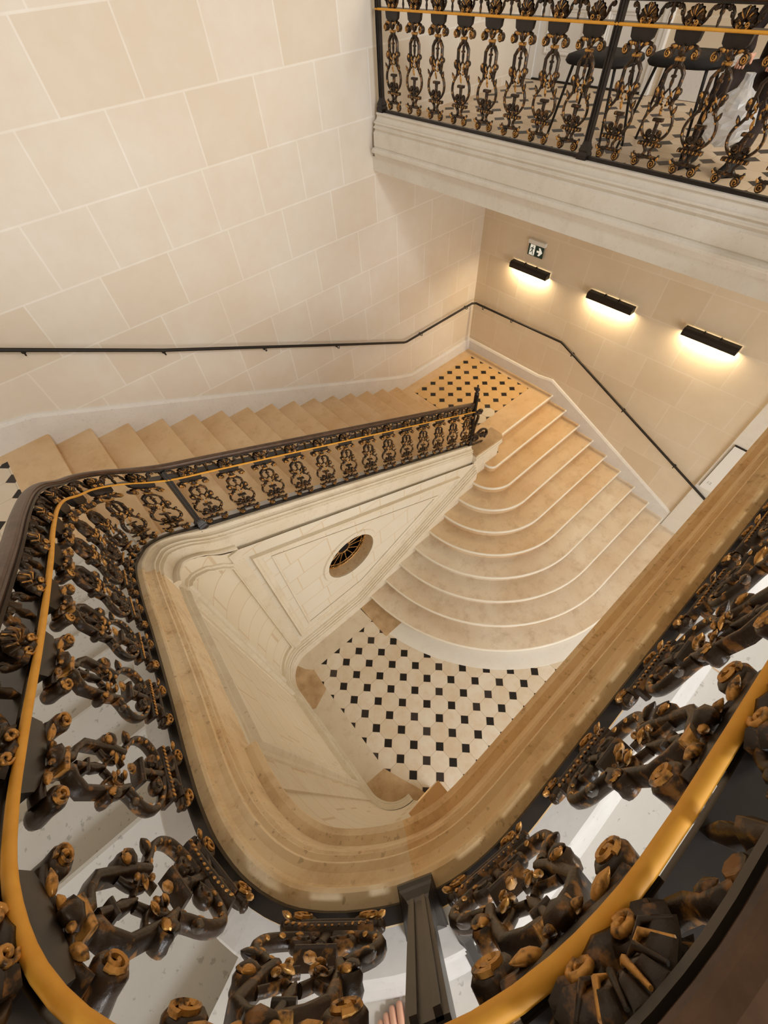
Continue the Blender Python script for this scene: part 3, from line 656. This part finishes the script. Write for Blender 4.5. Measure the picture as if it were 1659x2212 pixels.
def palmette(hi=True):
    n = 7 if hi else 5; D = MB(); G = MB(); v = lambda t: t * HF
    # scallop shell: a fluted fan plate
    rings = []; m = 28
    for k, w in ((0.12, 0.004), (0.4, 0.016), (0.75, 0.020), (1.0, 0.010)):
        ring = []
        for i in range(m + 1):
            a = -0.35 + (PI + 0.7) * i / m; fl = 1 + 0.07 * k * math.cos(9 * 2 * PI * i / m); r = 0.060 * k * fl
            ring.append(Vector((r * math.cos(a), v(0.30) + r * 1.05 * math.sin(a), w + 0.005 * k * math.cos(9 * 2 * PI * i / m))))
        rings.append(ring + [Vector((p.x, p.y, -0.010)) for p in ring[::-1]])
    D.loft(rings)
    for i in range(7):
        a = PI / 2 + (i - 3) * 0.36; (G if i in (1, 3, 5) else D).tube([(0.018 * math.cos(a), v(0.30) + 0.018 * math.sin(a), 0.015), (0.038 * math.cos(a), v(0.30) + 0.04 * math.sin(a), 0.024), (0.060 * math.cos(a), v(0.30) + 0.063 * math.sin(a), 0.014)], [0.0015, 0.0034, 0.002], n)
    for s in (-1, 1):
        T(D, smooth2([(s * 0.012, v(0.02)), (s * 0.052, v(0.12)), (s * 0.078, v(0.38)), (s * 0.080, v(0.62)), (s * 0.100, v(0.86))], 3), 0.0105, n, 1.5)
        roll(D, s * 0.112, v(0.82), 0.015, -0.012, 0.012, 8)
        T(G, [(p[0], p[1], 0.020) for p in spiral(s * 0.024, v(0.18), 0.015, 0.003, -PI / 2, 1.3 * s, 12)], 0.0045, n, 1.1); roll(D, s * 0.024, v(0.18), 0.020, -0.010, 0.016, 10)
        leaf(D, s * 0.080, v(0.40), PI / 2 - s * 0.6, 0.034, 0.010, 0.0, 0.006)
    D.ell((0, v(0.06), 0.004), (0.034, 0.014, 0.022))
    D.add(G.v, G.f, 1)
    return D, G
def frieze_drop(hi=True):
    n = 7 if hi else 5; D = MB(); v = lambda t: t * HF
    T(D, [(0, 0), (0, v(0.3)), (0, v(0.5)), (0, v(0.62)), (0, v(1.0))], [0.007, 0.013, 0.008, 0.018, 0.010], n, 1.3)
    for s in (-1, 1): T(D, spiral(s * 0.022, v(0.86), 0.014, 0.004, PI if s > 0 else 0, -1.2 * s, 9), 0.007, n, 1.5)
    return D
def warp_for(path, q, z0, scale=1.0):
    def f(p):
        return path.pt(q + p.x, p.z, z0 + p.y * scale)
    return f
BAR = 0.025          # thickness of the foot bar
def railing(name, path, q0, q1, hb, centres, posts, tags, far=lambda q: False, rail_ext=0.0, hand=True, drop0=True):
    c = path.at((q0 + q1) / 2)[0]
    p0 = path.at(q0)[0]; root = thing(name, (p0.x, p0.y, p0.z), **tags)
    def sweep(nm, prof, mat, qa=q0, qb=q1, mi=0, smooth=False, dz=0.0, fn=None):
        m2 = MB(); qs = [qa] + [q for q in path.s if qa < q < qb] + [qb]
        rings = [[path.pt(q, wo, d + (fn(q) if fn else 0)) for wo, d in prof] for q in qs]; m2.loft(rings); return obj(nm, m2, mat, root, smooth)
    sweep('bottom_rail', [(-0.015, 0), (-0.015, BAR), (0.015, BAR), (0.015, 0)], 'dark_iron')
    sweep('frieze_rail', [(-0.056, 0.0), (-0.056, 0.014), (0.010, 0.014), (0.010, 0.0)][::1], 'dark_iron', fn=lambda q: hb(q) + 0.002)
    br = [(0.022 + 0.0088 * math.cos(2 * PI * i / 12), 0.008 + 0.0088 * math.sin(2 * PI * i / 12)) for i in range(12)][::-1]
    sweep('brass_rail', br, 'polished_brass', smooth=True, fn=hb)
    hr = [(x * 0.54, z * 0.75) for x, z in ((-0.034, 0), (-0.040, 0.012), (-0.034, 0.020), (-0.044, 0.030), (-0.040, 0.042), (-0.022, 0.052), (0, 0.055), (0.022, 0.052), (0.040, 0.042), (0.044, 0.030), (0.034, 0.020), (0.040, 0.012), (0.034, 0))]
    sweep('wooden_handrail', [(a - 0.010, d) for a, d in hr], 'wood_handrail', q0 - rail_ext, q1, fn=lambda q: hb(q) + HF + 0.022)
    sweep('top_rail', [(-0.03, 0), (-0.03, 0.012), (0.014, 0.012), (0.014, 0)], 'dark_iron', fn=lambda q: hb(q) + HF + 0.012)
    for i, q in enumerate(centres):
        lo = far(q); D, G = BAL[lo]
        h = hb(q) - BAR
        obj('baluster', D, ['dark_bronze', 'gilt_bronze', 'dark_iron'], root, True, warp=warp_for(path, q, BAR, h / H))
        D, G = PAL[lo]
        obj('shell_ornament', D, ['dark_bronze', 'gilt_bronze'], root, True, warp=warp_for(path, q, hb(q) + 0.014))
        if i + 1 < len(centres) and centres[i + 1] - q < 0.36:
            qm = (q + centres[i + 1]) / 2; obj('frieze_drop', DROP[lo], 'dark_bronze', root, True, warp=warp_for(path, qm, hb(qm) + 0.014))
    for q, ht, fin in posts:
        m2 = MB()
        def sq(a, z, wd=None): return [path.pt(q + x, y, z) - Vector((0, 0, path.at(q + x)[0].z - path.at(q)[0].z)) for x, y in ((-a, -a), (a, -a), (a, a), (-a, a))][::-1]
        R = [(0.044, -0.005), (0.044, 0.03), (0.036, 0.05), (0.040, 0.062), (0.036, 0.075), (0.026, 0.10), (0.0225, 0.12), (0.0225, ht)]
        m2.loft([sq(a, z) for a, z in R][::1])
        for wv in (-0.012, 0.012): m2.loft([[path.pt(q + x, y, z) - Vector((0, 0, path.at(q + x)[0].z - path.at(q)[0].z)) for x, y in ((wv - 0.004, 0.02), (wv + 0.004, 0.02), (wv + 0.004, 0.030), (wv - 0.004, 0.030))] for z in (0.12, ht)])
        po = obj('post', m2, 'dark_iron', root)
        if fin:
            p = path.at(q)[0] + Vector((0, 0, ht)); m2 = MB(); m2.v = []
            rr = [(0.03, 0), (0.034, 0.02), (0.018, 0.035), (0.015, 0.05), (0.028, 0.06), (0.036, 0.08), (0.028, 0.102), (0.012, 0.112), (0.010, 0.135), (0.016, 0.145), (0.003, 0.165)]
            m2.loft([[p + Vector((a * math.cos(2 * PI * i / 12), a * math.sin(2 * PI * i / 12), z)) for i in range(12)] for a, z in rr]); obj('finial', m2, 'dark_iron', po, True)
    return root
BAL = {False: baluster(True), True: baluster(False)}; PAL = {False: palmette(True), True: palmette(False)}; DROP = {False: frieze_drop(True), True: frieze_drop(False)}

# stair balustrade: gallery, corner, upper flight, turn, middle flight, newel
S_CORNER = s_near(-0.45, 0.35)
def hb_st(q):
    f = min(max((q - S_POST1 + 0.03) / 0.28, 0), 1); f = f * f * (3 - 2 * f); return 0.740 * (1 - f) + 0.684 * f
gal_c = [S_POST1 - 0.165 - 0.30 * i for i in range(0, 13)][::-1]
n3 = 11; span = (S_POST2 - S_POST1); g3 = [S_POST1 + span * (i + 0.62) / (n3 + 0.24) for i in range(n3)]
n2 = 13; g2 = [S_POST2 + 0.15 + (S_END - S_POST2 - 0.28) * i / (n2 - 1) for i in range(n2)]
cent = gal_c + g3 + g2
sb = railing('stair_balustrade', ST, 0.35, S_END, hb_st, cent, [(S_POST1, 0.70, False), (S_POST2, 0.79, False), (S_END, 1.0, True)],
        dict(label='ornate dark wrought iron balustrade with gilded leaves and brass rail curving round the open stairwell', category='railing'), far=lambda q: q > S_POST2 + 0.3 or q < S_POST1 - 2.6)
# scroll bracket finishing the railing past the newel
mb = MB(); e = ST.p[-1]
def brk(p): return Vector((e.x + p.x * 1.35, e.y + p.z * 1.4, e.z - 0.02 + p.y * 1.05 - 0.05 * p.x))
T(mb, smooth2([(0.03, 0.62), (0.09, 0.52), (0.06, 0.36), (0.05, 0.22), (0.11, 0.14), (0.21, 0.16), (0.29, 0.10), (0.32, 0.0), (0.28, -0.06)]), 0.016, 8)
T(mb, spiral(0.11, 0.58, 0.05, 0.01, PI, -1.2, 16), 0.014, 8); T(mb, spiral(0.12, 0.05, 0.07, 0.01, PI / 2, 1.3, 18), 0.013, 8); T(mb, spiral(0.23, 0.03, 0.05, 0.01, PI / 2, -1.3, 16), 0.012, 8)
T(mb, [(0.0, -0.02), (0.16, -0.08), (0.34, -0.155)], 0.012, 6)
for i in range(8): mb.ell((0.05 + 0.035 * i, 0.16 - 0.02 * i, 0.0), (0.022, 0.014, 0.02), rot=0.5 * i)
obj('scroll_bracket', mb, 'dark_bronze', sb, True, warp=brk)
# small grey stay bracket behind the corner post
mb = MB(); a, b2 = ST.pt(S_POST1 - 0.06, -0.03, 0.16), ST.pt(S_POST1 - 0.075, -0.16, -0.13)
mb.tube([a, ST.pt(S_POST1 - 0.065, -0.07, 0.02), b2], [0.012, 0.016, 0.022], 6); obj('stay_bracket', mb, 'black_metal', sb)
# bridge balustrade
bq = [4.95 - y for y in (4.69, 4.377, 4.064, 3.74, 3.42, 3.103, 2.793, 2.486, 2.105, 1.794, 1.486, 1.174, 0.875, 0.565, 0.25)]
railing('bridge_balustrade', BR, 0.03, BR.L - 0.05, lambda q: 0.745, bq, [(0.05, 1.0, False), (4.95 - 2.305, 1.0, False)],
        dict(label='straight ornate iron balustrade with gilded balusters along the stone bridge at the top right', category='railing'), far=lambda q: True)

# ------------------------------------------------------------------ wall handrail
wr = thing('wall_handrail', (1.5, LW - 0.08, -5.0), label='thin dark metal handrail bending round the corner of the two stone walls', category='handrail')
HL = [(-1.3, 4.92, -1.68), (-0.47, 4.92, -2.07), (0.81, 4.92, -2.69), (2.08, 4.92, -3.25), (3.30, 4.92, -3.79), (4.50, 4.92, -4.315), (4.56, 4.92, -4.33), (6.27, 4.92, -4.32), (6.335, 4.87, -4.325), (6.34, 4.80, -4.33),
      (6.34, 2.99, -4.30), (6.34, 2.93, -4.32), (6.34, -0.14, -5.65), (6.34, -0.5, -5.81)]
mb = MB(); mb.tube(HL, 0.019, 10); obj('rail', mb, 'black_metal', wr, True)
def at_x(x):
    for a, b2 in zip(HL, HL[1:]):
        if a[0] <= x <= b2[0]: f = (x - a[0]) / (b2[0] - a[0]); return a[2] + f * (b2[2] - a[2])
def at_y(y):
    for a, b2 in zip(HL[8:], HL[9:]):
        if b2[1] <= y <= a[1]: f = (a[1] - y) / (a[1] - b2[1]); return a[2] + f * (b2[2] - a[2])
for x in (-0.33, 0.81, 2.0, 3.15, 4.95, 6.15):
    z = at_x(x); mb = MB(); mb.tube([(x, 4.92, z - 0.015), (x, 4.925, z - 0.06), (x, 4.955, z - 0.075), (x, 5.0, z - 0.05)], 0.007, 6)
    mb.tube([(x, 4.985, z - 0.05), (x, 5.0, z - 0.05)], 0.022, 10); obj('bracket', mb, 'black_metal', wr)
for y in (4.72, 4.05, 2.75, 1.585, 0.46):
    z = at_y(y); mb = MB(); mb.tube([(6.34, y, z - 0.015), (6.345, y, z - 0.06), (6.375, y, z - 0.075), (6.42, y, z - 0.05)], 0.007, 6)
    mb.tube([(6.405, y, z - 0.05), (6.42, y, z - 0.05)], 0.022, 10); obj('bracket', mb, 'black_metal', wr)

# ------------------------------------------------------------------ wall lamps
def lamp(y1, y0, z, label):
    t = thing('wall_lamp', (BW - 0.06, (y0 + y1) / 2, z - 0.05), label=label, category='wall lamp', group='bar lamps on the back wall')
    mb = MB(); pr = [(0, 0.045), (-0.075, 0.045), (-0.105, 0.02), (-0.105, -0.045), (-0.098, -0.045), (-0.098, 0.015), (-0.072, 0.037), (0, 0.037)]
    mb.loft([[Vector((BW - 0.012 + a, y, z + d)) for a, d in pr] for y in (y0, y1)])
    for y in (y0, y1): mb.prism([(0, 0)], 0, 0) if False else mb.add([(BW - 0.012 + a, y, z + d) for a, d in ((0, 0.045), (-0.075, 0.045), (-0.105, 0.02), (-0.105, -0.045), (0, -0.045))], [(0, 1, 2, 3, 4)])
    obj('housing', mb, 'black_metal', t)
    mb = MB(); mb.box((BW - 0.10, y0 + 0.01, z - 0.036), (BW - 0.02, y1 - 0.01, z - 0.028)); obj('diffuser', mb, 'lamp_glow', t)
    for f in (0.36, 0.66):
        y = y0 + (y1 - y0) * f; mb = MB(); mb.tube([(BW, y, z + 0.03), (BW - 0.03, y, z + 0.055), (BW - 0.05, y, z + 0.048)], 0.010, 8); obj('mount', mb, 'black_metal', t)
    l = bpy.data.lights.new('lamp_light', 'AREA'); l.shape = 'RECTANGLE'; l.size = 0.06; l.size_y = y1 - y0 - 0.04; l.energy = 11; l.color = (1, 0.76, 0.45)
    o = bpy.data.objects.new('lamp_light', l); COL.objects.link(o); o.parent = t; o.location = Vector((BW - 0.06, (y0 + y1) / 2, z - 0.04)) - Vector(t['_w'])
lamp(4.27, 3.55, -3.42, 'black bar lamp directly under the green exit sign, glowing downwards')
lamp(2.82, 2.10, -3.42, 'middle of the three black bar lamps on the beige back wall')
lamp(1.38, 0.68, -3.40, 'black bar lamp on the back wall farthest from the exit sign')

# ------------------------------------------------------------------ exit sign
es = thing('exit_sign', (BW - 0.03, 3.88, -3.22), label='small green and white exit sign with running man and arrow above the first wall lamp', category='sign')
yA, yB, zA, zB = 4.03, 3.75, -3.06, -3.225
mb = MB(); mb.box((BW - 0.045, yA + 0.015, zA), (BW, yB - 0.015, zA + 0.055)); obj('housing', mb, 'white_paint', es)
mb = MB(); mb.box((BW - 0.034, yA, zB), (BW - 0.026, yB, zA)); obj('panel', mb, 'exit_green', es)
X = BW - 0.0345
def sy(u): return yA + (yB - yA) * u
def sz(v2): return zB + (zA - zB) * v2
def flat(mb, P): 
    mb.add([(X - 0.0015, sy(a), sz(b2)) for a, b2 in P] + [(X + 0.001, sy(a), sz(b2)) for a, b2 in P], [tuple(range(len(P)))] + [(i, (i + 1) % len(P), (i + 1) % len(P) + len(P), i + len(P)) for i in range(len(P))])
mb = MB(); flat(mb, [(0.10, 0.06), (0.44, 0.06), (0.44, 0.94), (0.12, 0.94)])
flat(mb, [(0.58, 0.42), (0.74, 0.42), (0.68, 0.16), (0.78, 0.16), (0.95, 0.5), (0.78, 0.84), (0.68, 0.84), (0.74, 0.58), (0.58, 0.58)])
obj('pictogram', mb, 'exit_white', es)
mb = MB()
def fig(P): mb.add([(X - 0.003, sy(a), sz(b2)) for a, b2 in P] + [(X - 0.001, sy(a), sz(b2)) for a, b2 in P], [tuple(range(len(P)))] + [(i, (i + 1) % len(P), (i + 1) % len(P) + len(P), i + len(P)) for i in range(len(P))])
fig([(0.31 + 0.025 * math.cos(a), 0.82 + 0.06 * math.sin(a)) for a in [i * PI / 4 for i in range(8)]])
fig([(0.25, 0.72), (0.32, 0.74), (0.31, 0.45), (0.25, 0.45)]); fig([(0.26, 0.48), (0.31, 0.48), (0.38, 0.12), (0.34, 0.12)]); fig([(0.25, 0.5), (0.29, 0.46), (0.22, 0.28), (0.14, 0.24), (0.14, 0.30), (0.20, 0.34)])
fig([(0.31, 0.72), (0.39, 0.62), (0.37, 0.56), (0.29, 0.66)]); fig([(0.26, 0.72), (0.17, 0.66), (0.15, 0.5), (0.18, 0.5), (0.20, 0.61), (0.26, 0.64)])
obj('running_figure', mb, 'exit_green', es)

# ------------------------------------------------------------------ white board on the pier
wb = thing('notice_board', (BW - 0.06, -0.2, -5.5), label='tall white information board on the pale pier where the back wall handrail ends', category='sign')
mb = MB(); mb.box((BW - 0.075, -0.42, -5.50), (BW - 0.052, -0.005, -4.60)); obj('board', mb, 'sign_white', wb)
mb = MB(); mb.box((BW - 0.073, -0.43, -5.5), (BW - 0.05, -0.0, -4.585)); obj('edge', mb, 'black_metal', wb)
cu = bpy.data.curves.new('txt', 'FONT'); cu.body = '12'; cu.size = 0.07; cu.extrude = 0.001
to = bpy.data.objects.new('lettering', cu); COL.objects.link(to); bpy.context.view_layer.update()
me = bpy.data.meshes.new_from_object(to); bpy.data.objects.remove(to); me.materials.append(MATS['grey_text'])
to = bpy.data.objects.new('lettering', me); COL.objects.link(to); to.parent = wb
to.rotation_euler = (PI / 2, 0, -PI / 2); to.location = Vector((BW - 0.0765, -0.045, -5.38)) - Vector(wb['_w'])

# ------------------------------------------------------------------ hall beyond the bridge: door, stools, person
mb = MB(); mb.box((6.94, 3.25, -1.404), (6.979, 4.95, -1.388)); struct('door_gap_shade', mb, 'dark_void')  # dark strip painted in for the shade of the gap under the door
dr = thing('double_door', (6.96, 4.05, -1.40), label='white panelled double door behind the bridge railing', category='door')
mb = MB(); mb.box((6.93, 3.22, -1.40), (6.98, 3.30, 1.2)); mb.box((6.92, 3.20, -1.40), (6.98, 3.24, 1.2)); mb.box((6.93, 4.90, -1.40), (6.98, 4.99, 1.2)); mb.box((6.93, 3.2, 1.2), (6.98, 4.99, 1.3)); obj('door_frame', mb, 'white_paint', dr)
for ya, yb in ((3.30, 4.095), (4.105, 4.90)):
    mb = MB(); mb.box((6.955, ya, -1.385), (6.98, yb, 1.2))
    for za, zb in ((-1.15, -0.75), (-0.60, 1.0)):
        frame(mb, [(ya + 0.13, za), (yb - 0.13, za), (yb - 0.13, zb), (ya + 0.13, zb)], 0.05, 0.02, lambda y, z, h: Vector((6.955 - h, y, z)))
    obj('door_leaf', mb, 'white_paint', dr)
def stool(loc, rot, label):
    t = thing('stool', loc, label=label, category='stool', group='black stools in the hall')
    c, s = math.cos(rot), math.sin(rot)
    def W(p): return Vector((loc[0] + p.x * c - p.y * s, loc[1] + p.x * s + p.y * c, loc[2] + p.z))
    mb = MB(); n = 20
    rings = []
    for a, z in ((0.0, 0.56), (0.20, 0.56), (0.235, 0.565), (0.25, 0.585), (0.24, 0.615), (0.20, 0.63), (0.0, 0.625)):
        rings.append([Vector((max(a, .001) * 1.25 * math.copysign(abs(math.cos(2 * PI * i / n)) ** 0.6, math.cos(2 * PI * i / n)), max(a, .001) * math.copysign(abs(math.sin(2 * PI * i / n)) ** 0.6, math.sin(2 * PI * i / n)), z)) for i in range(n)])
    mb.loft(rings); obj('seat', mb, 'black_cloth', t, True, warp=W)
    for sx in (-1, 1):
        for sy_ in (-1, 1):
            mb = MB(); mb.tube([(sx * 0.20, sy_ * 0.15, 0.575), (sx * 0.30, sy_ * 0.22, 0.0)], [0.013, 0.011], 8); obj('leg', mb, 'black_metal', t, warp=W)
    return t
stool((4.98, 2.78, -1.405), PI / 2, 'black padded stool with thin splayed legs left of the seated person')
stool((5.25, 2.16, -1.405), PI / 2 + 0.1, 'black padded stool with thin legs directly beside the seated person')

def skinned(name, verts, edges, radii, mat, parent, origin, sub=2, root=0):
    me = bpy.data.meshes.new(name); o3 = Vector(origin); me.from_pydata([Vector(v) - o3 for v in verts], edges, []); me.materials.append(MATS[mat])
    o = bpy.data.objects.new(name, me); COL.objects.link(o)
    m = o.modifiers.new('skin', 'SKIN'); m.use_smooth_shade = True
    for i, r in enumerate(radii):
        sv = me.skin_vertices[0].data[i]; sv.radius = (r, r) if isinstance(r, (int, float)) else r; sv.use_root = (i == root)
    s = o.modifiers.new('sub', 'SUBSURF'); s.levels = s.render_levels = sub
    bpy.context.view_layer.update(); dg = bpy.context.evaluated_depsgraph_get(); nm = bpy.data.meshes.new_from_object(o.evaluated_get(dg))
    o.modifiers.clear(); o.data = nm
    if parent is not None:
        o.parent = parent; o.location = o3 - Vector(parent['_w'])
    else: o.location = o3 + Vector((0, 0, Z0))
    o['_w'] = tuple(o3)
    for p in nm.polygons: p.use_smooth = True
    return o
# seated visitor
per = thing('person', (5.55, 1.45, -1.405), label='seated person in dark brown clothes behind the bridge railing, holding a clear plastic bag', category='person')
bx, by, bz = 5.55, 1.56, -0.90
V = [(bx, by, bz), (bx - 0.02, by, bz + 0.25), (bx - 0.06, by, bz + 0.48), (bx - 0.09, by, bz + 0.60), (bx - 0.12, by, bz + 0.74),
     (bx - 0.05, by + 0.10, bz), (bx - 0.46, by + 0.20, bz + 0.02), (bx - 0.50, by + 0.20, bz - 0.40),
     (bx - 0.05, by - 0.10, bz), (bx - 0.46, by - 0.16, bz + 0.02), (bx - 0.50, by - 0.14, bz - 0.40),
     (bx - 0.07, by + 0.19, bz + 0.47), (bx - 0.14, by + 0.27, bz + 0.22), (bx - 0.36, by + 0.16, bz + 0.16),
     (bx - 0.07, by - 0.19, bz + 0.47), (bx - 0.14, by - 0.27, bz + 0.22), (bx - 0.36, by - 0.12, bz + 0.16)]
E_ = [(0, 1), (1, 2), (2, 3), (3, 4), (0, 5), (5, 6), (6, 7), (0, 8), (8, 9), (9, 10), (2, 11), (11, 12), (12, 13), (2, 14), (14, 15), (15, 16)]
Rr = [0.15, (0.15, 0.13), (0.15, 0.12), 0.055, 0.06, 0.11, 0.085, 0.07, 0.11, 0.085, 0.07, 0.07, 0.05, 0.04, 0.07, 0.05, 0.04]
skinned('body', V, E_, Rr, 'brown_coat', per, (bx, by, bz - 0.4))
mb = MB(); mb.ell((bx - 0.15, by, bz + 0.83), (0.09, 0.115, 0.075), 14, 10)
for p in mb.v: pass
mb2 = MB(); rings = []
for i in range(11):
    th = min(max(PI * i / 10, 0.08), PI - 0.08); rings.append([Vector((bx - 0.15 + 0.095 * math.sin(th) * math.cos(2 * PI * j / 14), by + 0.075 * math.sin(th) * math.sin(2 * PI * j / 14), bz + 0.82 + 0.12 * math.cos(th))) for j in range(14)][::-1])
mb2.loft(rings); mb2.tube([(bx - 0.235, by, bz + 0.84), (bx - 0.262, by, bz + 0.81), (bx - 0.24, by, bz + 0.80)], [0.008, 0.014, 0.010], 8); mb2.tube([(bx - 0.235, by - 0.025, bz + 0.77), (bx - 0.243, by, bz + 0.768), (bx - 0.235, by + 0.025, bz + 0.77)], [0.004, 0.008, 0.004], 6)
for s in (-1, 1): mb2.tube([(bx - 0.15, by + s * 0.075, bz + 0.80), (bx - 0.14, by + s * 0.085, bz + 0.83)], [0.012, 0.016], 6)
obj('head', mb2, 'skin', per, True)
mb2 = MB(); rings = []
for i in range(8):
    th = 0.06 + 1.75 * i / 7; rings.append([Vector((bx - 0.125 + 0.115 * math.sin(th) * math.cos(2 * PI * j / 14), by + 0.09 * math.sin(th) * math.sin(2 * PI * j / 14), bz + 0.84 + 0.125 * math.cos(th))) for j in range(14)][::-1])
mb2.loft(rings); obj('hair', mb2, 'brown_coat', per, True)
for s, hy in ((1, by + 0.13), (-1, by - 0.09)):
    hx, hz = bx - 0.40, bz + 0.145
    Vh = [(hx, hy, hz), (hx - 0.06, hy, hz - 0.005)]; Eh = [(0, 1)]; Rh = [0.026, (0.034, 0.018)]
    for j in range(4):
        oy = (j - 1.5) * 0.018; L = (0.028, 0.034, 0.032, 0.024)[j]; n0 = len(Vh)
        Vh += [(hx - 0.085, hy + oy, hz - 0.008), (hx - 0.085 - L, hy + oy, hz - 0.025), (hx - 0.085 - L * 1.2, hy + oy, hz - 0.055)]; Eh += [(1, n0), (n0, n0 + 1), (n0 + 1, n0 + 2)]; Rh += [0.010, 0.009, 0.008]
    n0 = len(Vh); Vh += [(hx - 0.03, hy - s * 0.035, hz - 0.01), (hx - 0.07, hy - s * 0.05, hz - 0.03)]; Eh += [(0, n0), (n0, n0 + 1)]; Rh += [0.011, 0.009]
    skinned('hand', Vh, Eh, Rh, 'skin', per, (hx, hy, hz), 1)
for s, fy in ((1, by + 0.20), (-1, by - 0.14)):
    mb = MB(); fx = bx - 0.50; mb.loft([[Vector((fx + a, fy + wd * math.cos(2 * PI * j / 12), bz - 0.405 - 0.08 + ht * (0.5 + 0.5 * math.sin(2 * PI * j / 12)))) for j in range(12)] for a, wd, ht in ((0.10, 0.02, 0.04), (0.08, 0.035, 0.12), (0.0, 0.045, 0.16), (-0.06, 0.045, 0.085), (-0.14, 0.048, 0.06), (-0.19, 0.02, 0.035))]); mb.v = [v + Vector((0, 0, -0.02)) for v in mb.v]; obj('boot', mb, 'black_cloth', per, True)
# plastic bag in the lap
mb = MB(); random.seed(9); rings = []
for i in range(12):
    f = i / 11; rr = 0.03 + 0.13 * math.sin(PI * min(1, f * 1.05 + 0.12)) ** 0.8
    rings.append([Vector((bx - 0.66 + rr * (0.7 + random.uniform(-.12, .12)) * math.cos(2 * PI * j / 18), by - 0.02 + rr * (1.1 + random.uniform(-.14, .14)) * math.sin(2 * PI * j / 18), bz - 0.30 + 0.40 * f + random.uniform(-.008, .008))) for j in range(18)])
mb.loft(rings)
obj('plastic_bag', mb, 'clear_plastic', label='crumpled clear plastic bag held in front of the seated person', category='bag')

# ------------------------------------------------------------------ foot of the photographer on the gallery floor
ft = thing('person', (-0.42, -0.42, -1.405), label='bare foot with toes on the gallery floor behind the corner post', category='person')
fd = Vector((0.50, 0.86, 0)).normalized(); fs_ = Vector((fd.y, -fd.x, 0)); tip = Vector((-0.275, -0.235, -1.405))
def FP(a, b2, z): p = tip - fd * a + fs_ * b2; return (p.x, p.y, -1.405 + z)
Vf = [FP(0.22, 0.0, 0.035), FP(0.15, 0.0, 0.032), FP(0.085, 0.008, 0.024), FP(0.24, 0.0, 0.09), FP(0.26, 0.0, 0.30)]; Ef = [(0, 1), (1, 2), (0, 3), (3, 4)]; Rf = [0.034, (0.036, 0.030), (0.042, 0.022), 0.034, 0.042]
for j, (oy, L, r) in enumerate(((-0.036, 0.020, 0.0075), (-0.022, 0.012, 0.0080), (-0.007, 0.004, 0.0085), (0.010, 0.0, 0.0088), (0.032, 0.004, 0.0120))):
    n0 = len(Vf); Vf += [FP(0.055 + L * .5, oy, 0.018), FP(0.025 + L, oy, 0.019), FP(0.0 + L, oy, 0.010)]; Ef += [(2, n0), (n0, n0 + 1), (n0 + 1, n0 + 2)]; Rf += [r * 1.1, r, r * 0.9]
skinned('foot', Vf, Ef, Rf, 'skin', ft, (-0.42, -0.42, -1.405), 2)

for o in bpy.data.objects:
    if '_w' in o: del o['_w']
